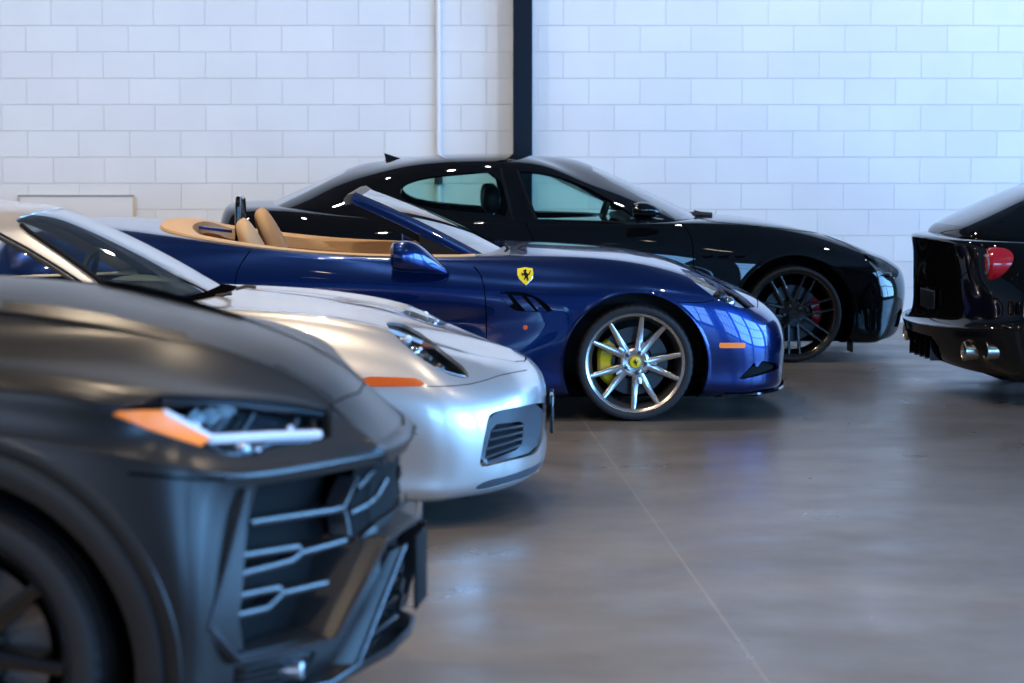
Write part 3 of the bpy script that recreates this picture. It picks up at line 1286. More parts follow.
        cen = len(bm_.v)
        P = [h.hit(u, v_, .004)[0] for u, v_ in bd]
        Q = [h.hit(525.3 + (u - 525.3) * 1.06, 276 + (v_ - 276) * 1.05, .0008)[0] for u, v_ in bd]
        c0 = h.hit(525.3, 276, .005)[0]
        k = len(P)
        bm_.add([tuple(p) for p in P] + [tuple(p) for p in Q] + [tuple(c0)], [(i, (i + 1) % k, 2 * k) for i in range(k)] + [(i, i + k, (i + 1) % k + k, (i + 1) % k) for i in range(k)], None, [0] * k + [1] * k)
        bo = (bm_.mirrored() if side else bm_).build('badge', ['badge_yellow', 'chrome'], root)
        hb = MB()
        HP = [h.hit(525.3 + x * 13, 275.6 - y * 13, .0065)[0] for x, y in horse_poly(.85)]
        hb.add([tuple(p) for p in HP], [tuple(range(len(HP)))])
        put(hb, 'horse_emblem', 'matte_black', bo)
        hb = MB()
    arch_lip(h, 0, zc, ra, -22, 202, .035, .012, 'blue_paint', root)
    arch_lip(h, -2.67, zc, rax, -22, 202, .035, .012, 'blue_paint', root)
    arch_liner(fr, 0, zc, ra + .012, .5, .90, root)
    arch_liner(fr, -2.67, zc, rax + .012, .5, .90, root)
    # splitter lip and dark underbody
    mb = MB()
    lip = []
    for x, w, z in ((.885, 0, .16), (.868, .25, .16), (.825, .48, .165), (.75, .68, .17), (.63, .82, .18), (.48, .87, .17)):
        lip.append((x, -w, z))
    sp = smooth_poly(lip, 2, False)
    rg = []
    for x, y, z in [(p[0], p[1], .165) for p in smooth_poly([(a, b) for a, b, c in lip], 2, False)]:
        n = Vector((x + .6, y * 1.1, 0)).normalized()
        rg.append([(x - n.x * .06, y - n.y * .06, z + .015), (x + n.x * .022, y + n.y * .022, z + .012), (x + n.x * .026, y + n.y * .026, z + .002), (x - n.x * .06, y - n.y * .06, z - .008)])
    mb.rings(rg)
    mb.mirror().build('splitter', 'gloss_black_trim', root)
    ub = MB().box((-3.3, -.62, .135), (.72, .62, .24), 0, .03)
    ub.build('underbody', 'matte_black', root)
    # ---- cabin
    tub = MB()
    xs = [-.70, -.85, -1.3, -1.9, -2.3, -2.5, -2.66]
    ws = [.60, .74, .78, .79, .76, .68, .55]
    rg = []
    for x, w in zip(xs, ws):
        rg.append([(x, -w, .93), (x, -w * .97, .62), (x, -w * .8, .38), (x, w * .8, .38), (x, w * .97, .62), (x, w, .93), (x, w + .02, .93), (x, w, .34), (x, -w, .34), (x, -w - .02, .93)])
    tub.rings(rg)
    tub.build('cabin_tub', 'tan_leather', root)
    # tan roll that edges the cockpit
    edge = smooth_poly(cock[3:], 2, False)
    # sample the body's height along the edge
    P = []
    for x, w in edge:
        if w < 0: continue
        hh = h.bvh.ray_cast(Vector((x, -w - .012, 2.0)), Vector((0, 0, -1)))
        if hh[0] is not None: P.append(hh[0])
    P = [p for p in P if p.x < -.86]
    PM = P + [Vector((p.x, -p.y, p.z)) for p in reversed(P)]
    rl = MB()
    rg = []
    for i, p in enumerate(PM):
        t = (PM[min(i + 1, len(PM) - 1)] - PM[max(i - 1, 0)]).normalized()
        out = t.cross(Vector((0, 0, 1))).normalized()
        back = max(0, min(1, (-p.x - 1.75) / .9))
        wd = .035 + .14 * back
        ht = .002 + .006 * back
        inn = -out if (Vector((-1.7, 0, 0)) - p).dot(-out) > 0 else out
        o_ = -inn
        rg.append([tuple(p + o_ * .012 + Vector((0, 0, .002))), tuple(p + o_ * .004 + Vector((0, 0, ht + .006))), tuple(p + inn * wd * .5 + Vector((0, 0, ht + .010))), tuple(p + inn * wd + Vector((0, 0, ht - .010))), tuple(p + inn * (wd + .015) + Vector((0, 0, -.07))), tuple(p + inn * .02 + Vector((0, 0, -.09)))])
    rl.rings(rg)
    rl.build('cockpit_trim', 'tan_leather', root)
    # dash
    db = MB()
    rg = []
    for y, k in ((-.74, .9), (-.5, 1), (0, 1), (.5, 1), (.74, .9)):
        rg.append([(-.70, y, .90 * k + .06 * (1 - k)), (-.85, y, .935), (-1.05, y, .915), (-1.09, y, .80), (-.98, y, .62), (-.72, y, .6)])
    db.rings(rg)
    db.build('dashboard', 'navy_trim', root)
    # seats
    def seat(y):
        s = empty('seat', (-1.675 if y < 0 else -1.635, y, .31 if y < 0 else .345))
        s.parent = root
        cb = MB()
        ellipsoid(cb, (0, 0, .12), (.27, .25, .12), 20, 10, pw=.6)
        cb.build('seat_cushion', 'tan_leather', s)
        bb = MB()
        rg = []
        for t in range(9):
            u = t / 8
            z = .12 + u * .42
            x = -.20 - u * .20
            w = .25 - .05 * u
            rg.append([(x + .075 * math.cos(a) * (1 if math.cos(a) > 0 else .8), w * math.copysign(abs(math.sin(a)) ** .6, math.sin(a)), z + .02 * math.cos(a)) for a in [2 * math.pi * q / 20 for q in range(20)]])
        bb.rings(rg)
        bb.build('backrest', 'tan_leather', s)
        hb = MB()
        rg = []
        for t in range(11):
            u = t / 10
            z = .56 + u * .235
            x = -.385 - u * .105
            k = (1 - (max(0, u - .30) / .70) ** 2.0) ** .5 if u < 1 else .05
            w = (.165 - .01 * u) * max(k, .12)
            d = .066 * (1 - .25 * u) * max(.35, k ** .5)
            rg.append([(x + d * math.cos(a), w * math.copysign(abs(math.sin(a)) ** .7, math.sin(a)), z + .012 * math.cos(a)) for a in [2 * math.pi * q / 22 for q in range(22)]])
        hb.rings(rg)
        hb.build('headrest', ['tan_leather'], s)
        for q in (-1, 1): MB().tube([(-.37, q * .05, .50), (-.40, q * .05, .60)], .008, 8).build('headrest_post', 'chrome', s)
        return s
    seat(-.36)
    seat(.36)
    # rear bench and dark wind deflector
    rb = MB().box((-2.66, -.58, .5), (-2.25, .58, .86), 0, .06)
    rb.build('rear_bench', 'tan_leather', root)
    wd = empty('wind_deflector', (-2.22, .22, .86))
    wd.parent = root
    MB().tube([(0, -.17, -.02), (0, -.17, .30), (0, -.13, .345), (0, .13, .345), (0, .17, .30), (0, .17, -.02)], .017, 8).build('deflector_frame', 'gloss_black_trim', wd)
    MB().box((-.006, -.165, .0), (.006, .165, .335)).build('deflector_mesh', 'navy_trim', wd)
    # ---- windscreen
    def wsp(u, v):
        """u 0 (middle) .. 1 (pillar), v 0 (base) .. 1 (header)"""
        bx, bw, bz = -.655 - .155 * u ** 2.2, .745 * u, .918 - .018 * u ** 2
        tx, tw_, tz = -1.485 - .045 * u ** 2, .585 * u, 1.272 - .028 * u ** 2
        bl = .016 * math.sin(math.pi * v) * (1 - .3 * u)
        return Vector((bx + (tx - bx) * v + bl * .35, -(bw + (tw_ - bw) * v), bz + (tz - bz) * v + bl))
    gl = MB()
    nu, nv = 14, 14
    V = [tuple(wsp((i - nu) / nu if i >= nu else -(nu - i) / nu, j / nv)) if i >= nu else (lambda p: (p.x, -p.y, p.z))(wsp((nu - i) / nu, j / nv)) for i in range(2 * nu + 1) for j in range(nv + 1)]
    F = [(i * (nv + 1) + j, (i + 1) * (nv + 1) + j, (i + 1) * (nv + 1) + j + 1, i * (nv + 1) + j + 1) for i in range(2 * nu) for j in range(nv)]
    gl.add(V, F)
    ws_ = gl.build('windscreen', 'screen_glass', root)
    for sg in (-1, 1):
        pl = MB()
        rg = []
        for j in range(13):
            v = j / 12 * 1.02 - .02
            p = wsp(1.0, v)
            q = wsp(.93, v)
            wdt = .052 - .010 * v
            d = Vector((0, -1, 0))
            dn = Vector((-.33, 0, -.94))
            a = p + Vector((.012, .028, .018))
            rg.append([tuple(a), tuple(p + d * .012 + Vector((.004, 0, .006))), tuple(p + d * .026 + dn * wdt * .45), tuple(p + d * .022 + dn * wdt), tuple(p + Vector((0, .03, 0)) + dn * wdt), tuple(p + Vector((0, .035, 0)) + dn * .01)])
        pl.rings(rg)
        (pl if sg < 0 else pl.mirrored()).build('windscreen_pillar', 'blue_paint', root)
        sl = MB()
        rg = []
        for j in range(13):
            v = j / 12 * .99
            p = wsp(1.0, v) + Vector((-.33, 0, -.94)) * (.052 - .010 * v)
            w2 = .034 + .006 * v
            dn = Vector((-.33, 0, -.94))
            rg.append([tuple(p + Vector((0, -.020, 0))), tuple(p + Vector((0, -.012, 0)) + dn * w2), tuple(p + Vector((0, .03, 0)) + dn * w2), tuple(p + Vector((0, .03, 0)))])
        sl.rings(rg)
        (sl if sg < 0 else sl.mirrored()).build('pillar_seal', 'matte_black', root)
    hd = MB()
    rg = []
    for i in range(-12, 13):
        u = i / 12
        p = wsp(abs(u), 1.0)
        p = Vector((p.x, -p.y if u > 0 else p.y, p.z))
        rg.append([tuple(p + Vector(q)) for q in ((.03, 0, -.010), (.0, 0, .010), (-.03, 0, .004), (-.05, 0, -.02), (-.045, 0, -.055), (.02, 0, -.045))])
    hd.rings(rg)
    hd.build('windscreen_header', 'header_trim', root)
    # quarter light ahead of the door glass
    for sg in (-1, 1):
        q = MB()
        a, b_, c_ = fr.at(480, 263, .80), fr.at(418, 234, .70), fr.at(424, 263, .80)
        th = Vector((0, .012, 0))
        V = [tuple(Vector(p)) for p in (a, b_, c_)] + [tuple(Vector(p) + th) for p in (a, b_, c_)]
        q.add(V, [(0, 1, 2), (5, 4, 3), (0, 3, 4, 1), (1, 4, 5, 2), (2, 5, 3, 0)])
        (q if sg < 0 else q.mirrored()).build('quarter_panel', 'matte_black', root)
    # door mirrors
    for sg in (-1, 1):
        m_ = MB()
        rg = []
        for u, vt, vb, w, d in ((390.3, 250, 260, 1.06, .03), (391.2, 245, 266, 1.06, .075), (394, 241.6, 269.5, 1.06, .10), (400, 240.2, 271.3, 1.055, .11), (408, 240.4, 272, 1.05, .11), (416, 242.6, 272.4, 1.04, .10), (424, 247.5, 272.8, 1.01, .085), (432, 254.5, 273.4, .98, .07), (440, 262, 274, .94, .055), (446, 268, 274, .91, .045), (448.5, 270.5, 273, .90, .03)):
            t_, b2 = Vector(fr.at(u, vt, w)), Vector(fr.at(u, vb, w))
            c_, hh_ = (t_ + b2) / 2, (t_ - b2).length / 2
            rg.append([tuple(c_ + Vector((0, d * math.copysign(abs(math.cos(a)) ** .8, math.cos(a)), hh_ * math.copysign(abs(math.sin(a)) ** .8, math.sin(a))))) for a in [2 * math.pi * i / 28 for i in range(28)]])
        m_.rings(rg)
        mo = (m_ if sg < 0 else m_.mirrored()).build('door_mirror', 'blue_paint', root)
    # wipers
    wp = MB()
    for pts in ([(484, 262.5), (497, 255), (508, 250.5)], [(505, 244), (508, 248.5), (515, 254)], [(515, 251), (522, 245.5), (526, 245)]):
        P = [Vector(fr.at(u, v, .50)) for u, v in pts]
        wp.tube(P, .009, 6)
    wp.build('wiper', 'black_plastic', root)
    # ---- wheels
    def spokes(rim, rr, hw):
        for c in (66.1, -5.5, -76.6, -147.7, 138.6):
            for sg in (-1, 1):
                spoke_ring(RAD(c + sg * 5), RAD(c + sg * 15.6), .052, rr - .004, .052, .025, -hw * .66, -hw * .82, .055, .035, rim, steps=6, bow=-.014)
            spoke_ring(RAD(c), RAD(c), .048, .118, .070, .022, -hw * .60, -hw * .66, .04, .03, rim, steps=4)
        rim.lathe([(0, -hw * .55), (.036, -hw * .60), (.066, -hw * .655), (.078, -hw * .60), (.076, -hw * .1), (0, -hw * .1)], 40)
    def cap(o, hw):
        MB().lathe([(.030, -hw * .55), (.030, -hw * .74), (.026, -hw * .77), (0, -hw * .785)], 28).build('centre_cap', 'badge_yellow', o)
        hb = MB()
        hb.add([(x, -hw * .80, z + .001) for x, z in horse_poly(.034)], [tuple(range(len(horse_poly(1))))])
        hb.build('cap_emblem', 'matte_black', o)
        lug_nuts(o, 5, .0565, -hw * .68, .0105, 66)
    w = make_wheel('wheel', None, .316, .262, .245, spokes, .185, (140, 222, .118, .205), 'caliper_yellow', cap, rim_mat='rim_silver', barrel_mat='rim_barrel')
    for ch_ in w.children:
        if ch_.name.startswith('brake_disc'): ch_.data.materials[0] = MATS['disc_grey']
    wheel_set(w, root, 0, -2.67, .80, .83, .351)
    return root, h


principled('lamp_bowl', (.62, .65, .68), .38, metal=.35)
thin_glass('coupe_screen', (.72, .84, .85), 3.2)
thin_glass('screen_glass', (.76, .87, .88), 2.1)
# ------------------------------------------------------------------ the black saloon by the wall
def sedan_car():
    principled('black_paint', (.0032, .0034, .0040), .3, coat=1.0, coat_rough=.012, spec=.0)
    principled('gloss_black_rim', (.006, .006, .0065), .16, coat=.8)
    principled('caliper_red', (.55, .005, .02), .3, coat=.4)
    thin_glass('sedan_glass', (.62, .86, .81), .8)
    thin_glass('sedan_screen', (.55, .72, .70), 2.0)
    fr = Frame(1.868, 17.2, -2)
    root = empty('saloon_car', tuple(fr.o), -RAD(fr.yaw))
    tag(root, 'glossy black four-door saloon with black wheels and red calipers, parked along the block wall', 'car')
    XS = [.50, 0, -.52, -.9, -1.6, -2.3, -3.0, -3.45]

    def row(front, sides, rear):
        return front + [(XS[i], p[0], p[1]) if len(p) == 2 else p for i, p in enumerate(sides)] + rear
    net = [
        row([(.70, 0, .17), (.68, .3, .17), (.62, .52, .17), (.52, .64, .17)], [(.66, .15)] * 8, [(-3.75, .6, .2), (-3.85, .4, .22), (-3.87, 0, .22)]),
        row([(.85, 0, .20), (.83, .36, .195), (.745, .67, .185), (.62, .83, .17)], [(.89, .165), (.91, .2), (.92, .18), (.92, .17), (.92, .17), (.93, .18), (.94, .2), (.92, .22)], [(-3.85, .82, .26), (-3.98, .5, .28), (-4.02, 0, .28)]),
        row([(.895, 0, .31), (.878, .37, .31), (.79, .68, .30), (.645, .845, .29)], [(.92, .28), (.955, .3), (.945, .29), (.94, .29), (.935, .29), (.945, .3), (.97, .32), (.95, .34)], [(-3.9, .84, .38), (-4.03, .5, .40), (-4.07, 0, .40)]),
        row([(.92, 0, .44), (.90, .38, .44), (.81, .69, .44), (.655, .855, .44)], [(.93, .45), (.968, .47), (.955, .47), (.945, .47), (.945, .47), (.955, .48), (.985, .50), (.95, .52)], [(-3.92, .85, .55), (-4.05, .5, .57), (-4.09, 0, .57)]),
        row([(.92, 0, .54), (.90, .37, .545), (.805, .68, .555), (.65, .84, .575)], [(.92, .60), (.965, .64), (.95, .63), (.935, .62), (.94, .62), (.955, .65), (.985, .68), (.95, .70)], [(-3.92, .83, .72), (-4.05, .5, .74), (-4.09, 0, .74)]),
        row([(.905, 0, .605), (.885, .35, .612), (.785, .645, .635), (.63, .80, .672)], [(.885, .725), (.94, .79), (.935, .80), (.935, .80), (.945, .82), (.955, .84), (.97, .87), (.93, .88)], [(-3.90, .79, .90), (-4.03, .48, .92), (-4.07, 0, .92)]),
        row([(.875, 0, .635), (.85, .31, .65), (.75, .57, .685), (.59, .71, .74)], [(.46, .775, .80), (.815, .905), (.835, .945), (.87, .955), (.88, .965), (.885, .985), (.87, 1.01), (.80, 1.045)], [(-3.86, .70, 1.04), (-4.0, .42, 1.05), (-4.04, 0, 1.05)]),
        row([(.87, 0, .668), (.815, .22, .688), (.67, .42, .737), (.49, .54, .80)], [(.34, .60, .855), (-.02, .64, .945), (-.5, .66, .985), (.72, .975), (.75, .96), (.74, .98), (.66, 1.03), (.6, 1.075)], [(-3.8, .5, 1.075), (-3.94, .28, 1.08), (-3.98, 0, 1.08)]),
        row([(.83, 0, .685), (.74, 0, .72), (.56, 0, .785), (.41, 0, .84)], [(.22, 0, .885), (-.05, 0, .94), (-.45, 0, .985), (0, .97), (0, .96), (0, .98), (0, 1.04), (0, 1.085)], [(-3.72, 0, 1.09), (-3.86, 0, 1.088), (-3.93, 0, 1.085)]),
    ]
    def tail(rows): return [[(x if x > -3.3 else -3.3 + (x + 3.3) * .85, w, z) for x, w, z in r] for r in rows]
    net = tail(net)
    h = Half(fr, surf(settle(net, fr, 10.5, .95), 8, 7))
    zc, ra = .352, .408
    h.cut('arch', circle_poly(0, zc, ra), 'xz', lambda c, n: c.y < -.5)
    h.cut('arch', circle_poly(-2.998, zc, ra), 'xz', lambda c, n: c.y < -.5)
    h.cut('headlight', smooth_poly([(861, 252.5), (871, 254.5), (884, 260), (893, 266), (899, 271), (897.5, 278), (890, 279.5), (881, 276.5), (873, 267), (866, 259)], 1))
    for i, x0 in enumerate((701.5, 717.5, 734)):
        h.cut('vent', [(x0, 256.2), (x0 + 12.5, 255.2 + .1), (x0 + 10, 257.6), (x0 + 3, 258.6)], 'cam')
    h.seam([(679, 222), (686, 228), (690.5, 236), (692.8, 245), (693.5, 264), (693.5, 300)], 1.0)
    h.seam([(525, 221), (529, 230), (534.7, 242.5), (537, 260), (537, 300)], 1.0)
    h.seam([(690, 216.5), (716, 222), (740, 224.5), (780, 228.5), (819.5, 233), (845, 243), (861, 252)], .8)
    h.cut('grille', [(.05, .33), (.30, .33), (.36, .45), (.30, .56), (-.02, .56), (-.02, .33)], 'wz', lambda c, n: c.x > .6)
    h.cut('intake', [(.48, .24), (.76, .26), (.78, .34), (.70, .38), (.46, .32)], 'wz', lambda c, n: c.x > .5 and n.x > .2)
    h.cut('tail', [(.45, .86), (.90, .84), (.90, .95), (.5, .95)], 'wz', lambda c, n: c.x < -3.7 and n.x < -.5)
    panel(h, root, 'front_door', 'black_paint', [(-.80, .28), (-.77, .60), (-.80, .90), (-.90, .985), (-1.2, 1.1), (-1.9, 1.1), (-1.86, .90), (-1.80, .60), (-1.80, .28)], 'xz', lambda c, n: c.y < -.7)
    panel(h, root, 'rear_door', 'black_paint', [(-1.81, .28), (-1.81, .60), (-1.87, .90), (-1.91, 1.1), (-2.75, 1.1), (-2.62, .80), (-2.48, .45), (-2.45, .28)], 'xz', lambda c, n: c.y < -.7)
    panel(h, root, 'bonnet', 'black_paint', [(.72, -.05), (.66, .25), (.46, .50), (.05, .62), (-.42, .66), (-.55, .5), (-.48, -.05)], 'xw', lambda c, n: c.z > .6 and n.z > .2, True)
    panel(h, root, 'front_bumper', 'black_paint', [(.41, .05), (.41, .62), (.62, .62), (1.2, .60), (1.2, .05)], 'xz', lambda c, n: c.x > .3, True)
    h.shell(['body', 'seam'], 0, .016, {'seam': 1}).mirror().build('body', ['black_paint', 'seam_dark'], root)
    g = h.shell(['grille'], -.03)
    go = g.mirror().build('grille', 'matte_black', root)
    for i in range(7):
        w = -.33 + .11 * i
        sb = MB().tube([(.80 - .20 * w * w, -w, .345), (.81 - .20 * w * w, -w, .55)], .008, 6)
        sb.build('grille_bar', 'gloss_black_trim', go)
    for side in (0, 1):
        def put(mb, name, mat, par=root):
            return (mb.mirrored() if side else mb).build(name, mat, par)
        hl = put(h.shell(['headlight'], -.04), 'headlight', 'lamp_housing')
        put(h.shell(['headlight'], -.001), 'lens', 'lamp_glass', hl)
        p, n = h.hit(890, 274, -.02)
        pr = MB()
        ellipsoid(pr, p, (.03, .03, .022))
        put(pr, 'projector', 'steel_dark', hl)
        put(h.shell(['vent'], -.02), 'side_vent', 'matte_black')
        put(h.shell(['intake'], -.03), 'intake', 'matte_black')
        put(h.shell(['tail'], .002, .01), 'tail_light', 'red_reflector')
    arch_lip(h, 0, zc, ra, -22, 202, .035, .02, 'black_paint', root)
    arch_lip(h, -2.998, zc, ra, -22, 202, .035, .02, 'black_paint', root)
    arch_liner(fr, 0, zc, ra + .012, .5, .92, root, 'matte_black')
    arch_liner(fr, -2.998, zc, ra + .012, .5, .92, root, 'matte_black')
    for sg in (-1, 1):
        MB().box((.40, sg * .80 - .08, .10), (.415, sg * .80 + .08, .26)).build('mud_flap', 'black_plastic', root)
    MB().box((-3.6, -.64, .15), (.62, .64, .3), 0, .03).build('underbody', 'matte_black', root)
    # ---- greenhouse
    def grow(front, sides, rear): return front + sides + rear
    gnet = [
        grow([(-.48, 0, .93), (-.51, .35, .93), (-.62, .62, .93), (-.80, .82, .92)], [(x, w, .93) for x, w in ((-1.25, .865), (-1.7, .87), (-2.2, .875), (-2.7, .865), (-3.15, .84))], [(-3.55, .72, .98), (-3.75, .4, .99), (-3.79, 0, .99)]),
        grow([(-.53, 0, .985), (-.56, .35, .985), (-.67, .62, .985), (-.85, .80, .985)], [(-1.28, .845, .995), (-1.7, .855, 1.0), (-2.2, .86, 1.01), (-2.7, .85, 1.015), (-3.12, .81, 1.03)], [(-3.48, .70, 1.055), (-3.66, .4, 1.065), (-3.70, 0, 1.065)]),
        grow([(-.84, 0, 1.135), (-.86, .32, 1.135), (-.95, .56, 1.13), (-1.10, .72, 1.12)], [(-1.45, .765, 1.15), (-1.8, .775, 1.16), (-2.2, .78, 1.165), (-2.65, .765, 1.16), (-3.0, .71, 1.15)], [(-3.27, .60, 1.155), (-3.38, .35, 1.17), (-3.42, 0, 1.175)]),
        grow([(-1.18, 0, 1.29), (-1.2, .28, 1.287), (-1.27, .48, 1.27), (-1.38, .61, 1.245)], [(-1.6, .655, 1.305), (-1.87, .672, 1.325), (-2.2, .675, 1.33), (-2.6, .655, 1.315), (-2.88, .605, 1.27)], [(-3.08, .50, 1.25), (-3.14, .3, 1.268), (-3.17, 0, 1.272)]),
        grow([(-1.42, 0, 1.372), (-1.45, .22, 1.368), (-1.5, .36, 1.355), (-1.58, .46, 1.34)], [(-1.72, .49, 1.378), (-1.93, .505, 1.392), (-2.2, .505, 1.395), (-2.5, .48, 1.38), (-2.73, .44, 1.345)], [(-2.88, .36, 1.325), (-2.92, .2, 1.338), (-2.94, 0, 1.343)]),
        grow([(-1.5, 0, 1.392), (-1.56, 0, 1.403), (-1.65, 0, 1.412), (-1.75, 0, 1.420)], [(-1.87, 0, 1.426), (-2.02, 0, 1.430), (-2.2, 0, 1.430), (-2.42, 0, 1.420), (-2.62, 0, 1.403)], [(-2.73, 0, 1.39), (-2.80, 0, 1.377), (-2.86, 0, 1.363)]),
    ]
    gnet = [[(x, w, z + (0, 0, 0, .008, .018, 0)[k]) for x, w, z in r] for k, r in enumerate(gnet)]
    gnet = tail(gnet)
    g = Half(fr, surf(settle(gnet, fr, 10.5, .95), 8, 8), (-2.1, 0, 1.1))
    side = lambda c, n: c.y < -.4
    rw = smooth_poly([(402, 186.5), (410, 181.5), (426, 177.5), (455, 174), (498.5, 170.5), (511, 217.5), (487, 213.2), (455, 210.8), (420, 206.5), (405, 200.5), (400, 194)], 1)
    fw_ = [(519, 171), (537.6, 172.5), (552, 175), (565, 178.5), (588.4, 188), (604, 196.8), (620, 206.5), (637, 218), (640, 222.8), (620, 222), (596, 220.6), (538, 219)]
    g.cut('rear_glass', rw, 'cam', side)
    g.cut('front_glass', fw_, 'cam', side)
    scr = [(-.02, .995), (.74, .995), (.70, 1.04), (.60, 1.15), (.50, 1.255), (.40, 1.325), (.2, 1.352), (-.02, 1.358)]
    g.cut('screen', scr, 'wz', lambda c, n: c.x > -1.56 and n.x > .25)
    scr2 = [(-.02, 1.085), (.58, 1.08), (.52, 1.15), (.42, 1.245), (.33, 1.305), (.2, 1.325), (-.02, 1.33)]
    g.cut('back_screen', scr2, 'wz', lambda c, n: c.x < -2.7 and n.x < -.1)
    # door-frame line between the windows and a bright line along their foot
    g.seam([(500.8, 168.5), (506, 190), (513, 220)], 2.0, reg='frame', filt=side)
    g.seam([(517, 169.5), (526, 194), (536.3, 220)], 2.0, reg='frame', filt=side)
    g.shell(['body', 'frame'], 0, .02, {'frame': 1}).mirror().build('roof', ['black_paint', 'gloss_black_trim'], root)
    g.shell(['screen'], -.003).mirror().build('windscreen', 'sedan_screen', root)
    g.shell(['back_screen'], -.003).mirror().build('rear_screen', 'sedan_screen', root)
    for side_ in (0, 1):
        def put(mb, name, mat, par=root):
            return (mb.mirrored() if side_ else mb).build(name, mat, par)
        put(g.shell(['rear_glass'], -.004), 'rear_window', 'sedan_glass')
        put(g.shell(['front_glass'], -.004), 'front_window', 'sedan_glass')
        # mirror
        m_ = MB()
        A, B = fr.at(632, 210, 1.06), fr.at(661, 212, 1.03)
        rg = []
        for t, k, dz in ((0, .3, 0), (.06, .8, 0), (.25, 1, .006), (.5, 1, .008), (.75, .8, .004), (.92, .5, 0), (1, .15, 0)):
            p = Vector(A).lerp(Vector(B), t) + Vector((0, 0, dz))
            rg.append([tuple(p + Vector((0, .085 * k * math.cos(a), .052 * k * math.sin(a)))) for a in [2 * math.pi * i / 20 for i in range(20)]])
        m_.rings(rg)
        mo = put(m_, 'door_mirror', 'black_paint')
        st = MB()
        A, B = fr.at(631, 218.5, 1.05), fr.at(663, 219.5, .98)
        rg = []
        for t, k in ((0, .4), (.15, 1), (.6, 1), (1, .35)):
            p = Vector(A).lerp(Vector(B), t)
            rg.append([tuple(p + Vector((0, .085 * k * math.cos(a), .014 * k * math.sin(a)))) for a in [2 * math.pi * i / 16 for i in range(16)]])
        st.rings(rg)
        put(st, 'mirror_foot', 'black_paint', mo)
        # bright strip along the foot of the front window
        P, N = g.line([(545, 219.6), (575, 220.4), (600, 221.2), (636, 223.6)], .003)
        if len(P) > 2:
            put(MB().tube(P, .004, 6), 'window_trim', 'steel_dark')
    # antenna
    an = MB()
    A = fr.at(392, 159.5, 0)
    rg = []
    for x, z, w in ((-.13, -.02, .016), (-.10, .035, .013), (-.085, .065, .008), (-.075, .07, .004)):
        pass
    an.rings([[(A[0] - .075, -.018, A[2] - .03), (A[0] + .10, -.018, A[2] - .03), (A[0] + .10, .018, A[2] - .03), (A[0] - .075, .018, A[2] - .03)],
              [(A[0] - .045, -.014, A[2] + .0), (A[0] + .07, -.010, A[2] + .005), (A[0] + .07, .010, A[2] + .005), (A[0] - .045, .014, A[2] + .0)],
              [(A[0] - .055, -.006, A[2] + .045), (A[0] - .03, -.005, A[2] + .038), (A[0] - .03, .005, A[2] + .038), (A[0] - .055, .006, A[2] + .045)]])
    an.build('roof_aerial', 'gloss_black_trim', root)
    # wiper well and wiper
    wp = MB()
    P = [fr.at(u, v, .2) for u, v in ((686, 217), (700, 216.5), (712, 217.5))]
    wp.tube([Vector(p) + Vector((0, 0, .015)) for p in P], .021, 8)
    wp.tube([Vector(fr.at(u, v, .2)) + Vector((0, 0, .015)) for u, v in ((694, 213.5), (702, 215.5), (708, 218))], .010, 8)
    wp.build('wiper', 'black_plastic', root)
    # ---- cabin
    MB().box((-3.4, -.76, .35), (-.75, .76, .90), 0, .05).build('cabin_floor', 'matte_black', root)
    db = MB()
    db.rings([[(-.62, y, .96), (-.95, y, 1.02), (-1.12, y, 1.0), (-1.15, y, .86), (-.7, y, .86)] for y in (-.74, 0, .74)])
    db.build('dashboard', 'black_plastic', root)
    MB().box((-3.45, -.66, .90), (-3.05, .66, 1.02), 0, .04).build('parcel_shelf', 'black_plastic', root)
    principled('dark_leather', (.012, .012, .013), .45)

    def seat(x, y, hgt):
        s = empty('seat', (x, y, .5))
        s.parent = root
        bb = MB()
        rg = []
        for t in range(8):
            u = t / 7
            w = .24 - .05 * u
            rg.append([(-.05 - .16 * u + .07 * math.cos(a), w * math.copysign(abs(math.sin(a)) ** .6, math.sin(a)), .05 + hgt * u) for a in [2 * math.pi * q / 18 for q in range(18)]])
        bb.rings(rg)
        bb.build('backrest', 'dark_leather', s)
        hb = MB()
        ellipsoid(hb, (-.235, 0, hgt + .19), (.062, .125, .10), 18, 10, pw=.7)
        hb.build('headrest', 'dark_leather', s)
        for q in (-1, 1): MB().tube([(-.21, q * .05, hgt + .03), (-.23, q * .05, hgt + .13)], .008, 8).build('headrest_post', 'chrome', s)
    seat(-1.79, -.36, .43)
    seat(-1.79, .36, .43)
    seat(-2.75, -.36, .40)
    seat(-2.75, .36, .40)
    sw = MB()
    ring = [(-1.2 + .05 * math.sin(a), .36 + .17 * math.cos(a), .98 + .16 * math.sin(a)) for a in [2 * math.pi * i / 28 for i in range(28)]]
    sw.tube(ring, .014, 8, closed=True)
    sw.tube([(-1.2, .2, .98), (-1.2, .36, .96), (-1.2, .52, .98)], .016, 8)
    sw.build('steering_wheel', 'black_plastic', root)
    # ---- wheels: seven pairs of slim spokes
    def spokes(rim, rr, hw):
        for k in range(7):
            c = 66 + k * 360 / 7
            for sg in (-1, 1):
                spoke_ring(RAD(c + sg * 24), RAD(c + sg * 7.5), .075, rr - .004, .026, .017, -hw * .62, -hw * .82, .05, .03, rim, steps=4)
        rim.lathe([(0, -hw * .52), (.045, -hw * .56), (.085, -hw * .62), (.095, -hw * .55), (.09, -hw * .1), (0, -hw * .1)], 36)
    def cap(o, hw):
        MB().lathe([(.032, -hw * .5), (.032, -hw * .66), (0, -hw * .67)], 24).build('centre_cap', 'black_plastic', o)
        lug_nuts(o, 5, .060, -hw * .62, .010, 40)
    w = make_wheel('wheel', None, .327, .283, .245, spokes, .19, (-24, 36, .125, .205), 'caliper_red', cap, rim_mat='gloss_black_rim')
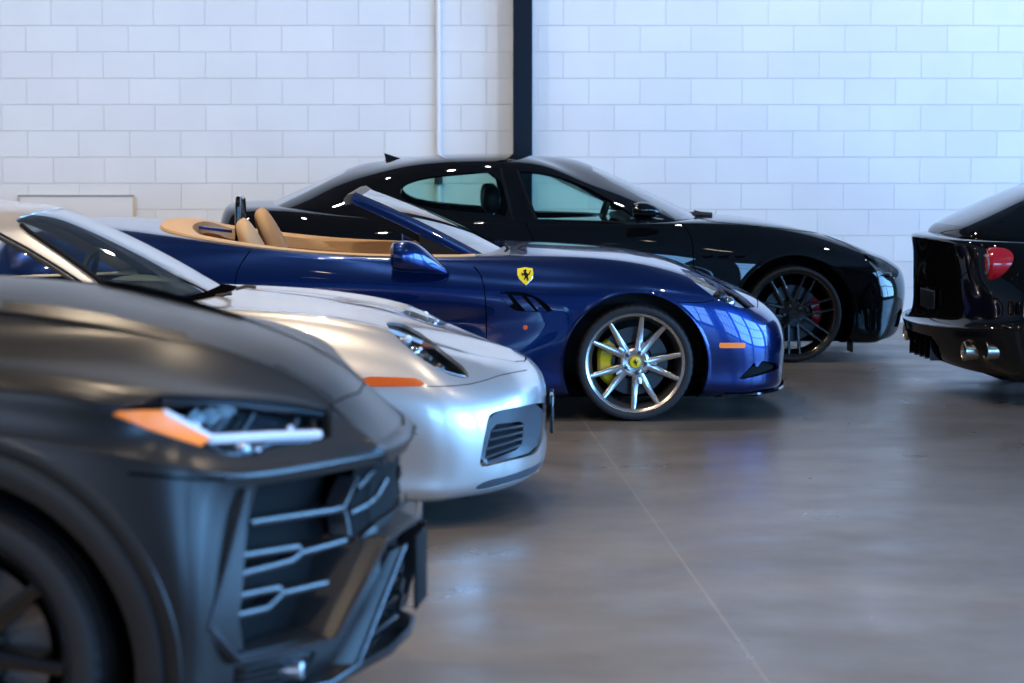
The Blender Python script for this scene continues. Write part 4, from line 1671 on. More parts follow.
    for ch_ in w.children:
        if ch_.name.startswith('brake_disc'): ch_.data.materials[0] = MATS['disc_dark']
    wheel_set(w, root, 0, -2.998, .835, .85, .362)
    return root, h
# ------------------------------------------------------------------ the silver coupe
def coupe_car():
    m = principled('silver_paint', (.60, .58, .56), .34, metal=.72, coat=1.0, coat_rough=.02)
    principled('blue_lit_plastic', (.05, .06, .075), .38)  # black plastic with the blue of the window light put into its colour
    principled('cockpit_grey', (.46, .48, .45), .6)
    fr = Frame(-.844, 10.26, 1)
    root = empty('coupe_car', tuple(fr.o), -RAD(fr.yaw))
    tag(root, 'silver rounded coupe with oval headlights, between the matte black SUV and the blue convertible', 'car')
    XS = [.45, 0, -.45, -.8, -1.25, -1.7, -2.45, -2.9]

    def row(front, sides, rear):
        return front + [(XS[i], p[0], p[1]) if len(p) == 2 else p for i, p in enumerate(sides)] + rear
    net = [
        row([(.82, 0, .15), (.79, .3, .15), (.66, .5, .14), (.50, .6, .13)], [(.62, .12)] * 8, [(-3.1, .6, .2), (-3.2, .4, .2), (-3.22, 0, .2)]),
        row([(.945, 0, .165), (.905, .35, .16), (.785, .63, .15), (.60, .80, .145)], [(.845, .14), (.87, .17), (.87, .15), (.865, .14), (.865, .14), (.88, .15), (.90, .18), (.88, .2)], [(-3.2, .8, .25), (-3.33, .5, .27), (-3.36, 0, .27)]),
        row([(.995, 0, .225), (.955, .35, .22), (.825, .66, .215), (.63, .83, .215)], [(.865, .24), (.89, .26), (.885, .26), (.88, .26), (.88, .26), (.895, .27), (.925, .30), (.905, .30)], [(-3.25, .82, .36), (-3.4, .5, .38), (-3.43, 0, .38)]),
        row([(1.0, 0, .34), (.96, .35, .34), (.835, .675, .345), (.645, .845, .35)], [(.88, .36), (.90, .38), (.89, .38), (.885, .38), (.885, .38), (.90, .40), (.935, .44), (.91, .44)], [(-3.27, .82, .5), (-3.42, .5, .52), (-3.45, 0, .52)]),
        row([(1.0, 0, .44), (.96, .35, .445), (.83, .67, .455), (.64, .845, .475)], [(.885, .49), (.905, .52), (.89, .52), (.885, .52), (.885, .52), (.90, .54), (.94, .60), (.915, .60)], [(-3.27, .80, .64), (-3.42, .5, .66), (-3.45, 0, .66)]),
        row([(.98, 0, .525), (.94, .34, .53), (.80, .64, .555), (.61, .81, .59)], [(.855, .635), (.888, .69), (.885, .68), (.88, .68), (.88, .68), (.90, .72), (.935, .76), (.90, .76)], [(-3.22, .76, .76), (-3.36, .48, .78), (-3.39, 0, .78)]),
        row([(.935, 0, .572), (.89, .30, .588), (.74, .565, .63), (.555, .705, .695)], [(.38, .755, .775), (-.02, .775, .845), (.775, .87), (.79, .885), (.81, .895), (.83, .905), (.83, .93), (.77, .89)], [(-3.12, .62, .84), (-3.26, .4, .85), (-3.29, 0, .85)]),
        row([(.895, 0, .595), (.85, .25, .613), (.69, .455, .665), (.50, .575, .74)], [(.32, .635, .812), (-.03, .67, .868), (.66, .888), (.70, .90), (.76, .90), (.76, .915), (.72, .95), (.62, .93)], [(-3.06, .48, .88), (-3.18, .3, .885), (-3.2, 0, .885)]),
        row([(.86, 0, .615), (.805, .18, .628), (.64, .32, .675), (.45, .41, .735)], [(.26, .44, .795), (-.05, .44, .845), (.44, .885), (.5, .92), (.66, .915), (.64, .93), (.5, .97), (.46, .96)], [(-2.98, .34, .92), (-3.08, .2, .92), (-3.1, 0, .92)]),
        row([(.84, 0, .628), (.765, 0, .655), (.60, 0, .70), (.42, 0, .755)], [(.24, 0, .81), (-.05, 0, .862), (-.42, 0, .90), (0, .93), (0, .92), (0, .94), (0, .98), (0, .97)], [(-2.9, 0, .95), (-2.98, 0, .94), (-3.02, 0, .93)]),
    ]
    h = Half(fr, surf(settle(net, fr, 6.1, .9), 8, 7))
    zc, ra = .34, .375
    h.cut('arch', circle_poly(0, zc, ra), 'xz', lambda c, n: c.y < -.5)
    h.cut('arch', circle_poly(-2.45, zc + .01, ra + .01), 'xz', lambda c, n: c.y < -.5)
    hl = smooth_poly([(385.5, 323), (391, 321.5), (400, 323), (411, 327.5), (421, 333), (434, 343), (446, 353), (457, 361.5), (464, 367), (469.5, 375.5), (467, 378.6), (457, 376.8), (446, 373.5), (425, 361), (411, 350.5), (400, 340.5), (390, 330)], 1)
    h.cut('headlight', hl)
    h.cut('marker', smooth_poly([(360, 376.5), (400, 377.5), (418.5, 378.5), (427, 386.3), (400, 386.8), (362, 387)], 1))
    it = smooth_poly([(488, 416.5), (492, 412.8), (500, 410.2), (520, 406.5), (540, 402.6), (546, 403), (546.2, 409), (544, 430), (541.5, 443), (537, 452), (530, 456), (505, 462), (483, 467.6), (479.6, 464), (481, 455), (484.5, 435)], 1)
    h.cut('intake', it)
    h.cut('chin', smooth_poly([(474, 487.6), (487, 480.5), (510, 475.5), (540, 463.5), (546, 456), (545, 466), (530, 476), (505, 484), (480, 490.5)], 1))
    h.seam([(427, 386.3), (440, 386.4), (455, 385.8), (470.6, 384), (485, 380.4), (499, 375.5), (513, 372.5), (527, 370)], .9)
    # bonnet gap
    h.seam([(.905, -.02), (.90, .12), (.86, .25), (.70, .42), (.50, .49), (.2, .53), (-.2, .56), (-.42, .58)], .006, 'xw', filt=lambda c, n: c.z > .55)
    panel(h, root, 'bonnet', 'silver_paint', [(.90, -.05), (.897, .12), (.857, .25), (.697, .417), (.50, .487), (.2, .527), (-.2, .557), (-.36, .57), (-.36, -.05)], 'xw', lambda c, n: c.z > .55 and n.z > .2, True)
    panel(h, root, 'front_bumper', 'silver_paint', [(.36, .05), (.36, .60), (.50, .601), (.62, .592), (.75, .578), (.87, .56), (1.2, .54), (1.2, .05)], 'xz', lambda c, n: c.x > .3, True)
    panel(h, root, 'door', 'silver_paint', [(-.62, .25), (-.60, .60), (-.66, .84), (-.80, 1.1), (-1.72, 1.1), (-1.80, .75), (-1.75, .25)], 'xz', lambda c, n: c.y < -.6)
    h.shell(['body', 'seam'], 0, .016, {'seam': 1}).mirror().build('body', ['silver_paint', 'seam_dark'], root)
    h.shell(['chin'], -.002).mirror().build('chin_spoiler', 'blue_lit_plastic', root)
    for side in (0, 1):
        def put(mb, name, mat, par=root):
            return (mb.mirrored() if side else mb).build(name, mat, par)
        b = put(h.shell(['headlight'], -.05), 'headlight', 'lamp_housing')
        put(h.shell(['headlight'], -.001), 'lens', 'lamp_glass', b)
        for (u, v, r, mt) in ((407, 334, .030, 'lamp_white'), (418, 345, .024, 'chrome'), (432, 352, .020, 'steel_dark'), (444, 362, .020, 'steel_dark'), (409.5, 336, .014, 'lamp_led'), (422, 346.5, .008, 'lamp_led')):
            p, n = h.hit(u, v, -.035 if r > .015 else -.012)
            pr = MB()
            ellipsoid(pr, p, (r, r, r), 18, 12)
            put(pr, 'lamp_element', mt, b)
        P, N = h.line([(436, 366.5), (447, 371.2), (458, 374.3), (466, 375.8)], -.006)
        put(MB().tube(P, .006, 8), 'light_strip', 'lamp_white', b)
        put(h.shell(['marker'], .003, .008), 'side_marker', 'amber')
        # intake: bowl, frame and four slats
        iw = put(h.shell(['intake'], -.055), 'air_intake', 'matte_black')
        fm = MB()
        op = [(497, 424.5), (514, 422.6), (529, 421), (528, 434), (526.5, 448), (508, 456.5), (487.5, 463.8), (491.5, 445)]
        # surround panel = intake outline minus the opening, built as a band
        def interp(poly, n):
            L = [0]
            for i in range(len(poly)):
                a, c = poly[i], poly[(i + 1) % len(poly)]
                L.append(L[-1] + math.hypot(c[0] - a[0], c[1] - a[1]))
            o = []
            for k in range(n):
                d = L[-1] * k / n
                for i in range(len(poly)):
                    if L[i] <= d <= L[i + 1] + 1e-9:
                        t = (d - L[i]) / max(1e-9, L[i + 1] - L[i])
                        a, c = poly[i], poly[(i + 1) % len(poly)]
                        o.append((a[0] + (c[0] - a[0]) * t, a[1] + (c[1] - a[1]) * t))
                        break
            return o
        out_ = [(491, 413.5), (518, 407), (545, 403), (543.5, 430), (538, 451), (510, 460), (481, 466.5), (485.5, 436)]
        o_in = smooth_poly(op, 1)
        o_out = smooth_poly(out_, 1)
        N_ = len(o_in)
        R1, R2, R3 = [], [], []
        for a, c in zip(o_out, o_in):
            p1 = h.hit(*a, -.010)[0]
            p2 = h.hit(*c, -.022)[0]
            p3 = h.hit(*c, -.055)[0]
            R1.append(tuple(p1)); R2.append(tuple(p2)); R3.append(tuple(p3))
        fm.add(R1 + R2 + R3, [(i, (i + 1) % N_, (i + 1) % N_ + N_, i + N_) for i in range(N_)] + [(i + N_, (i + 1) % N_ + N_, (i + 1) % N_ + 2 * N_, i + 2 * N_) for i in range(N_)])
        put(fm, 'intake_frame', 'blue_lit_plastic', iw)
        for t in (.18, .42, .66, .90):
            a = (497 - 10 * t + .5, 424.5 + 39 * t)
            c = (529 - 2.8 * t, 421 + 27 * t)
            rg = []
            for k in range(5):
                u, v = a[0] + (c[0] - a[0]) * k / 4, a[1] + (c[1] - a[1]) * k / 4
                p, n = h.hit(u, v)
                q = Vector((0, 0, 1))
                rg.append([tuple(p - n * .022 + q * .004), tuple(p - n * .018 - q * .001), tuple(p - n * .024 - q * .006), tuple(p - n * .055 - q * .004), tuple(p - n * .055 + q * .008)])
            put(MB().rings(rg), 'intake_slat', 'blue_lit_plastic', iw)
    # number plate on the nose
    MB().box((1.005, -.16, .33), (1.022, .16, .49), 0, .006).build('number_plate', 'gloss_black_trim', root)
    arch_lip(h, 0, zc, ra, -22, 202, .03, .012, 'silver_paint', root)
    arch_lip(h, -2.45, zc + .01, ra + .01, -22, 202, .03, .012, 'silver_paint', root)
    arch_liner(fr, 0, zc, ra + .012, .5, .86, root)
    arch_liner(fr, -2.45, zc + .01, ra + .02, .5, .88, root)
    MB().box((-3.0, -.62, .12), (.7, .62, .25), 0, .03).build('underbody', 'matte_black', root)
    # ---- greenhouse
    gnet = [
        [(-.33, 0, .84), (-.37, .35, .84), (-.50, .60, .83), (-.72, .74, .82)] + [(x, w, .85) for x, w in ((-1.1, .80), (-1.5, .815), (-1.9, .80), (-2.3, .72), (-2.6, .62))] + [(-2.85, .5, .9), (-2.98, .3, .9), (-3.0, 0, .9)],
        [(-.42, 0, .885), (-.46, .35, .885), (-.60, .60, .89), (-.80, .725, .90)] + [(-1.15, .77, .91), (-1.5, .785, .915), (-1.9, .77, .92), (-2.25, .70, .93), (-2.5, .60, .94)] + [(-2.7, .48, .96), (-2.8, .3, .965), (-2.83, 0, .97)],
        [(-.70, 0, 1.045), (-.73, .32, 1.045), (-.84, .54, 1.035), (-.985, .665, 1.03)] + [(-1.25, .70, 1.05), (-1.55, .715, 1.06), (-1.9, .70, 1.05), (-2.15, .64, 1.04), (-2.32, .55, 1.03)] + [(-2.45, .44, 1.04), (-2.52, .27, 1.05), (-2.55, 0, 1.055)],
        [(-1.02, 0, 1.20), (-1.04, .29, 1.197), (-1.10, .46, 1.185), (-1.19, .58, 1.165)] + [(-1.38, .62, 1.20), (-1.6, .63, 1.21), (-1.85, .61, 1.19), (-2.02, .55, 1.16), (-2.12, .47, 1.14)] + [(-2.2, .37, 1.145), (-2.24, .22, 1.155), (-2.26, 0, 1.16)],
        [(-1.15, 0, 1.250), (-1.17, .23, 1.247), (-1.22, .37, 1.238), (-1.30, .46, 1.228)] + [(-1.45, .49, 1.25), (-1.62, .50, 1.257), (-1.8, .48, 1.245), (-1.92, .43, 1.225), (-1.98, .36, 1.205)] + [(-2.02, .28, 1.208), (-2.05, .16, 1.215), (-2.06, 0, 1.218)],
        [(-1.2, 0, 1.263), (-1.24, 0, 1.272), (-1.3, 0, 1.282), (-1.38, 0, 1.29)] + [(-1.48, 0, 1.297), (-1.6, 0, 1.297), (-1.72, 0, 1.29), (-1.8, 0, 1.28), (-1.86, 0, 1.268)] + [(-1.91, 0, 1.258), (-1.95, 0, 1.25), (-1.99, 0, 1.24)],
    ]
    g = Half(fr, surf(settle(gnet, fr, 6.1, .9), 8, 8), (-1.5, 0, 1.0))
    scr = [(-.02, .885), (.60, .885), (.665, .935), (.632, .99), (.60, 1.048), (.572, 1.10), (.545, 1.148), (.520, 1.186), (.488, 1.214), (.44, 1.234), (.38, 1.247), (.3, 1.257), (.2, 1.264), (-.02, 1.268)]
    g.cut('screen', scr, 'wz', lambda c, n: c.x > -1.3 and n.x > .08)
    side = lambda c, n: c.y < -.4
    g.cut('side_glass', [(-90, 210), (-60, 215), (-30, 224), (0, 236), (30, 252), (60, 270.5), (78, 282.5), (80, 292), (0, 296), (-90, 300)], 'cam', side)
    g.seam([(-90, 208), (-60, 213), (-30, 221.8), (0, 233.8), (30, 250), (60, 268.3), (84, 284)], 3.0, reg='frame', filt=side, frm=('body', 'side_glass'))
    g.shell(['body', 'frame'], 0, .02, {'frame': 1}).mirror().build('roof', ['silver_paint', 'gloss_black_trim'], root)
    g.shell(['body', 'frame'], -.022).mirror().build('headliner', 'matte_black', root)
    g.shell(['screen'], -.003).mirror().build('windscreen', 'coupe_screen', root)
    for side_ in (0, 1):
        s = g.shell(['side_glass'], -.004)
        (s.mirrored() if side_ else s).build('side_window', 'clear_glass', root)
    # black edge band of the screen, cowl and wiper
    for sg in (-1, 1):
        bd = MB()
        edge = []
        for w, z in ((.662, .935), (.630, .99), (.598, 1.048), (.570, 1.10), (.543, 1.148), (.518, 1.186), (.487, 1.213)):
            hh = g.bvh.ray_cast(Vector((1.5, -w, z)), Vector((-1, 0, 0)))
            if hh[0] is not None: edge.append(hh[0] + Vector((.004, 0, .004)))
        bd.tube(edge, .010, 8)
        (bd if sg < 0 else bd.mirrored()).build('screen_seal', 'matte_black', root)
    cw = MB()
    rg = []
    for i in range(-10, 11):
        w = .66 * i / 10
        x = -.40 - .26 * (abs(w) / .66) ** 2.2
        hh = h.bvh.ray_cast(Vector((x + .03, -abs(w), 2)), Vector((0, 0, -1)))
        z = hh[0].z if hh[0] is not None else .88
        rg.append([(x + .065, w, z + .003), (x + .03, w, z + .010), (x - .06, w, z + .008), (x - .06, w, z - .03), (x + .065, w, z - .02)])
    cw.rings(rg)
    cw.build('cowl', 'seam_dark', root)
    wp = MB()
    for pts in ([(182, 299), (205, 297.5), (232, 293.5)], [(236, 289), (247, 286), (256, 287.5)], [(198, 300), (199, 296)]):
        wp.tube([Vector(fr.at(u, v, .28)) for u, v in pts], .008, 6)
    wp.build('wiper', 'black_plastic', root)
    # ---- cabin
    MB().box((-2.3, -.70, .30), (-.6, .70, .80), 0, .05).build('cabin_floor', 'matte_black', root)
    db = MB()
    db.rings([[(-.50, y, .86), (-.72, y, .925), (-.95, y, .915), (-1.0, y, .82), (-.6, y, .78)] for y in (-.66, -.3, .0, .3, .66)])
    db.build('dashboard', 'cockpit_grey', root)
    hd = MB()
    ellipsoid(hd, (-.80, .36, .915), (.16, .20, .05), 20, 10)
    hd.build('instrument_hood', 'cockpit_grey', root)
    sw = MB()
    ring = [(-1.06 + .06 * math.sin(a), .36 + .175 * math.cos(a), .90 + .165 * math.sin(a)) for a in [2 * math.pi * i / 28 for i in range(28)]]
    sw.tube(ring, .014, 8, closed=True)
    sw.tube([(-1.06, .2, .9), (-1.04, .36, .89), (-1.06, .52, .9)], .018, 8)
    sw.build('steering_wheel', 'black_plastic', root)
    for y in (-.34, .34):
        s = empty('seat', (-1.5, y, .45))
        s.parent = root
        bb = MB()
        rg = []
        for t in range(9):
            u = t / 8
            w = (.25 - .06 * u) * (1 if u < .75 else (1 - ((u - .75) / .25) ** 2 * .5))
            rg.append([(-.08 - .20 * u + .07 * math.cos(a), w * math.copysign(abs(math.sin(a)) ** .6, math.sin(a)), .05 + .68 * u) for a in [2 * math.pi * q / 18 for q in range(18)]])
        bb.rings(rg)
        bb.build('backrest', 'black_plastic', s)
    def spokes(rim, rr, hw):
        for k in range(5):
            for sg in (-1, 1):
                spoke_ring(RAD(72 * k + sg * 10), RAD(72 * k + sg * 14), .05, rr - .004, .040, .024, -hw * .6, -hw * .82, .05, .035, rim, steps=4)
        rim.lathe([(0, -hw * .52), (.07, -hw * .6), (.085, -hw * .1), (0, -hw * .1)], 32)
    def cap(o, hw):
        MB().lathe([(.03, -hw * .5), (.03, -hw * .66), (0, -hw * .67)], 24).build('centre_cap', 'black_plastic', o)
    w = make_wheel('wheel', None, .308, .26, .245, spokes, .17, None, None, cap, rim_mat='rim_silver', barrel_mat='rim_barrel')
    wheel_set(w, root, 0, -2.45, .765, .79, .343)
    return root, h
# ------------------------------------------------------------------ the matte black SUV in front
def suv_car():
    principled('matte_paint', (.031, .0315, .033), .29, metal=.5, spec=.5)
    principled('satin_trim', (.018, .019, .021), .34, spec=.55)
    principled('edge_highlight', (.045, .05, .06), .24, metal=.5, spec=.7)  # lighter, glossier trim for the added tubes that stand in for edge highlights
    principled('strut_trim', (.010, .0105, .012), .45, spec=.4)
    principled('edge_trim', (.020, .022, .026), .26, spec=.6)
    principled('brake_ceramic', (.26, .20, .17), .55, metal=.3)
    principled('caliper_black', (.02, .02, .02), .35)
    fr = Frame(-1.182, 6.30, 6)
    root = empty('sport_utility_vehicle', tuple(fr.o), -RAD(fr.yaw))
    tag(root, 'matte black angular SUV with amber corner lamps, nearest the camera at left', 'car')
    XS = [.50, 0, -.50, -.95, -1.7, -2.4, -3.0, -3.5]

    def row(front, sides, rear):
        return front + [(XS[i], p[0], p[1]) if len(p) == 2 else p for i, p in enumerate(sides)] + rear
    lip = row([(.925, 0, .797), (.895, .25, .801), (.757, .58, .808), (.637, .862, .825)], [(.45, .955, .872), (.985, .93), (.97, .91), (.965, .90), (.965, .90), (.975, .92), (.99, .96), (.97, .95)], [(-3.98, .86, .95), (-4.10, .5, .97), (-4.13, 0, .97)])
    H = [(.912, 0, .818), (.874, .251, .826), (.762, .252, .924), (.706, .267, .970), (.59, .30, 1.027), (.43, .344, 1.081), (.26, .392, 1.119), (-.008, .467, 1.166), (-.55, .60, 1.19), (-1.5, .70, 1.18), (-2.6, .72, 1.18), (-3.4, .68, 1.19), (-3.85, .60, 1.16), (-4.0, .4, 1.16), (-4.03, 0, 1.16)]
    r7 = [(.913, 0, .816), (.858, .262, .842), (.742, .345, .922), (.605, .665, .978), (.475, .905, 1.010), (.137, .925, 1.076), (-.45, .93, 1.10), (-.95, .935, 1.10), (-1.7, .935, 1.10), (-2.4, .94, 1.11), (-3.0, .945, 1.13), (-3.5, .90, 1.12), (-3.93, .78, 1.08), (-4.06, .48, 1.08), (-4.09, 0, 1.08)]
    ch = [tuple((a + b) / 2 - (0, 0, (0, 0, .006, .012, .016, .016, .014, .01, 0, 0, 0, 0, 0, 0, 0)[m])[i] for i, (a, b) in enumerate(zip(p, q))) for m, (p, q) in enumerate(zip(H, r7))]
    net = [
        row([(.64, 0, .22), (.62, .25, .22), (.56, .48, .22), (.46, .62, .22)], [(.64, .22)] * 8, [(-3.85, .6, .3), (-3.9, .4, .3), (-3.92, 0, .3)]),
        row([(.845, 0, .270), (.825, .26, .267), (.70, .58, .258), (.555, .845, .255)], [(.905, .27), (.94, .30), (.935, .27), (.93, .26), (.93, .26), (.94, .28), (.955, .30), (.94, .32)], [(-3.92, .84, .36), (-4.02, .5, .38), (-4.04, 0, .38)]),
        row([(.885, 0, .36), (.862, .26, .36), (.73, .59, .372), (.593, .872, .39)], [(.948, .41), (.975, .44), (.96, .41), (.955, .40), (.955, .40), (.965, .42), (.985, .45), (.965, .46)], [(-3.97, .87, .5), (-4.08, .5, .52), (-4.10, 0, .52)]),
        row([(.905, 0, .50), (.882, .26, .505), (.745, .59, .515), (.606, .892, .54)], [(.968, .60), (.99, .64), (.975, .60), (.965, .58), (.965, .58), (.98, .60), (1.0, .64), (.98, .65)], [(-4.0, .88, .68), (-4.12, .5, .70), (-4.14, 0, .70)]),
        row([(.890, 0, .68), (.862, .25, .69), (.728, .57, .71), (.620, .855, .735)], [(.49, .962, .775), (.99, .80), (.972, .78), (.965, .76), (.965, .76), (.98, .78), (1.0, .82), (.98, .82)], [(-4.0, .87, .83), (-4.12, .5, .85), (-4.15, 0, .85)]),
        lip, lip, lip,
        row([(.917, 0, .810), (.880, .268, .822), (.700, .575, .857), (.588, .80, .880)], [(.425, .935, .938), (.05, .965, 1.0), (-.5, .96, 1.0), (.955, 1.0), (.955, 1.0), (.965, 1.02), (.975, 1.05), (.945, 1.04)], [(-3.96, .82, 1.02), (-4.09, .5, 1.03), (-4.12, 0, 1.03)]),
        r7, ch, H, H, H,
        [(.908, 0, .821), (.880, .12, .829), (.776, .126, .929), (.714, .133, .976), (.597, .15, 1.033), (.437, .172, 1.088), (.265, .196, 1.128), (.0, .233, 1.177), (-.40, .30, 1.205), (-1.5, .35, 1.18), (-2.6, .36, 1.18), (-3.3, .34, 1.2), (-3.75, .3, 1.19), (-3.9, .2, 1.19), (-3.93, 0, 1.19)],
        [(.905, 0, .824), (.882, 0, .831), (.782, 0, .931), (.718, 0, .978), (.60, 0, 1.035), (.44, 0, 1.091), (.27, 0, 1.131), (.002, 0, 1.181), (-.34, 0, 1.21), (-1.5, 0, 1.18), (-2.6, 0, 1.18), (-3.2, 0, 1.2), (-3.65, 0, 1.2), (-3.8, 0, 1.2), (-3.86, 0, 1.2)],
    ]
    net = [r[:2] + r[1:] for r in net]
    h = Half(fr, surf(net, 7, 9))
    zc, ra = .394, .452
    h.cut('arch', circle_poly(0, zc, ra), 'xz', lambda c, n: c.y < -.5)
    h.cut('arch', circle_poly(-3.003, zc, ra), 'xz', lambda c, n: c.y < -.5)
    hl = [(111, 415), (118, 409.5), (140, 404), (154, 398), (163, 394.5), (200, 396.5), (250, 400.5), (300, 405.2), (329, 409.5), (330, 437), (315, 442), (277, 446), (266, 450.5), (256, 455.8), (232, 456), (197.7, 445.5), (149, 430)]
    h.cut('headlight', hl)
    am = [(113, 415), (119, 411.2), (140, 410), (162, 409.6), (188, 422.5), (213, 436.3), (203, 445), (176, 437.5), (149, 428.8)]
    h.cut('amber', am, frm=('headlight',))
    h.seam([(128, 473.5), (150, 475.5), (180, 478.2), (205, 479.5), (226, 479.6)], 3.2)
    h.seam([(330.5, 404.3), (347, 396.2), (369, 389.8), (380, 387)], 1.8)
    h.seam([(331, 405), (331, 422), (331, 437)], 1.2)
    grille = [(-.02, .768), (.25, .773), (.55, .780), (.745, .790), (.755, .74), (.785, .60), (.805, .49), (.775, .41), (.62, .398), (.464, .385), (.38, .50), (.305, .600), (.24, .625), (-.02, .625)]
    h.cut('grille', grille, 'wz', lambda c, n: c.x > .4)
    h.cut('grille_mid', [(-.05, .60), (.32, .58), (.32, .80), (-.05, .80)], 'wz', lambda c, n: c.x > .4, frm=('grille',))
    low = [(-.02, .555), (.18, .555), (.25, .50), (.40, .33), (.36, .295), (-.02, .295)]
    h.cut('low_intake', low, 'wz', lambda c, n: c.x > .4)
    h.cut('slot', [(.50, .352), (.62, .362), (.80, .378), (.79, .315), (.54, .295)], 'wz', lambda c, n: c.x > .4 and n.x > .12)
    panel(h, root, 'bonnet', 'matte_paint', [(.795, -.05), (.765, .245), (.60, .29), (.44, .337), (.26, .386), (0, .46), (-.2, .50), (-.2, -.05)], 'xw', lambda c, n: c.z > .85 and n.z > .2, True)
    panel(h, root, 'front_bumper', 'matte_paint', [(.47, .1), (.50, .52), (.47, .70), (.50, .79), (1.2, .79), (1.2, .1)], 'xz', lambda c, n: c.x > .3, True)
    panel(h, root, 'front_door', 'matte_paint', [(-.70, .40), (-.66, .75), (-.70, 1.11), (-1.75, 1.11), (-1.75, .40)], 'xz', lambda c, n: c.y < -.7)
    panel(h, root, 'rear_door', 'matte_paint', [(-1.76, .40), (-1.76, 1.11), (-2.75, 1.11), (-2.55, .70), (-2.45, .40)], 'xz', lambda c, n: c.y < -.7)
    h.shell(['body', 'seam'], 0, .03, {'seam': 1}).mirror().build('body', ['matte_paint', 'seam_dark'], root)
    gm = h.shell(['grille'], vec=(-.09, .02, 0))
    h.shell(['grille_mid'], vec=(-.016, 0, 0), mb=gm)
    gr = gm.mirror().build('grille', 'matte_black', root)
    h.shell(['low_intake'], vec=(-.03, 0, 0)).mirror().build('lower_intake', 'matte_black', root)

    def hp(u, v, off=0.0):
        p, n = h.hit(u, v, 0)
        return p + Vector((-1, 0, 0)) * (-off) if p is not None else None

    def blade(pts, mb, th=.0085, depth=.05, off=-.004):
        """flat bar along a pixel line, set a little behind the front skin"""
        P = [p for i in range(len(pts) - 1) for p in [hp(pts[i][0] + (pts[i + 1][0] - pts[i][0]) * k / 4, pts[i][1] + (pts[i + 1][1] - pts[i][1]) * k / 4) for k in range(4)]] + [hp(*pts[-1])]
        P = [p for p in P if p is not None]
        rg = []
        for i, p in enumerate(P):
            t = (P[min(i + 1, len(P) - 1)] - P[max(i - 1, 0)]).normalized()
            b = Vector((-1, 0, 0))
            up = t.cross(b).normalized()
            if abs(up.z) > .1 and up.z < 0: up = -up
            q = p + b * (-off)
            rg.append([tuple(q + up * th * .5 - b * .0), tuple(q - b * -.003 + up * th), tuple(q + b * depth + up * th), tuple(q + b * depth - up * th), tuple(q + b * .003 - up * th), tuple(q - up * th * .5)])
        mb.rings(rg)
    fins = [
        [(254, 523), (300, 516), (347, 509), (354, 493), (361, 477)],
        [(240, 557), (302, 547), (306, 553), (295, 561.5), (237, 576.5)],
        [(306, 553), (330, 546.5), (349, 541)],
        [(231, 599), (282, 588), (287.5, 593.5), (271, 609), (227, 618.5)],
        [(287.5, 593.5), (310, 588), (330, 583.5)],
        [(348, 510), (351, 523), (352.5, 535)],
        [(361, 489), (369, 481), (377, 472)],
        [(354, 514), (370, 506), (380, 498), (390, 480)],
    ]
    for side in (0, 1):
        def put(mb, name, mat, par=root):
            return (mb.mirrored() if side else mb).build(name, mat, par)
        for f in fins:
            mb = MB()
            blade(f, mb)
            put(mb, 'grille_fin', 'edge_trim', gr)
        # frame that runs under the side intake and climbs to the middle
        O = [fr.at(244, 490, .80), fr.at(224, 566, .86), fr.at(206, 628, .905), fr.at(237, 661, .83), fr.at(285, 651, .665), fr.at(333, 640, .493), fr.at(362, 584, .38), fr.at(385, 539, .284), np.array([.940, 0, .597])]
        I = [fr.at(263, 490, .68), fr.at(246, 562, .73), fr.at(230, 620, .78), fr.at(240, 650, .748), fr.at(280, 637, .60), fr.at(315, 626, .464), fr.at(336, 577, .385), fr.at(353, 536, .32), np.array([.872, 0, .640])]
        O[-1][1] = 0
        I[-1][1] = 0
        mb = MB()
        rg = []
        for o_, i_ in zip(O, I):
            o_, i_ = Vector(o_), Vector(i_)
            o_ = o_ + Vector((.006, 0, 0))
            i_ = i_ + Vector((-.035, 0, 0))
            d = (i_ - o_)
            e = d.normalized()
            rg.append([tuple(o_ - e * .004 + Vector((-.006, 0, -.006))), tuple(o_), tuple(o_ + e * .012 + Vector((-.002, 0, .002))), tuple(i_), tuple(i_ + Vector((-.09, 0, .0))), tuple(o_ + Vector((-.14, 0, -.01)))])
        mb.rings(rg)
        put(mb, 'bumper_frame', 'satin_trim')
        put(MB().tube([Vector(o_) + Vector((.006, 0, .002)) for o_ in O], .0075, 8), 'frame_highlight', 'edge_highlight')  # added tube that draws a highlight along the frame
        # lower strut and splitter
        O2 = [fr.at(397, 546, .184), fr.at(374, 604, .28), fr.at(350, 665, .385), fr.at(322, 684, .50), fr.at(250, 700, .75)]
        I2 = [fr.at(387, 552, .22), fr.at(360, 612, .32), fr.at(330, 664, .43), fr.at(300, 690, .56), fr.at(235, 700, .80)]
        mb = MB()
        rg = []
        for o_, i_ in zip(O2, I2):
            o_, i_ = Vector(o_) + Vector((.02, 0, 0)), Vector(i_) + Vector((.006, 0, 0))
            rg.append([tuple(o_ + Vector((0, 0, -.008))), tuple(o_ + Vector((0, 0, .004))), tuple(i_), tuple(i_ + Vector((-.12, 0, 0))), tuple(o_ + Vector((-.12, 0, -.01)))])
        mb.rings(rg)
        put(mb, 'lower_strut', 'strut_trim')
        put(MB().tube([Vector(o_) + Vector((.02, 0, .003)) for o_ in O2], .006, 8), 'strut_highlight', 'edge_highlight')  # added tube that draws a highlight along the strut
        mb = MB()
        rg = []
        for x, w, z in ((.915, 0, .300), (.895, .20, .292), (.83, .36, .275), (.745, .56, .255), (.66, .73, .245), (.56, .86, .245)):
            rg.append([(x - .10, -w * .92, z), (x + .005, -w, z + .012), (x + .014, -w, z + .004), (x + .008, -w, z - .010), (x - .10, -w * .92, z - .02)])
        mb.rings(rg)
        put(mb, 'splitter', 'edge_trim')
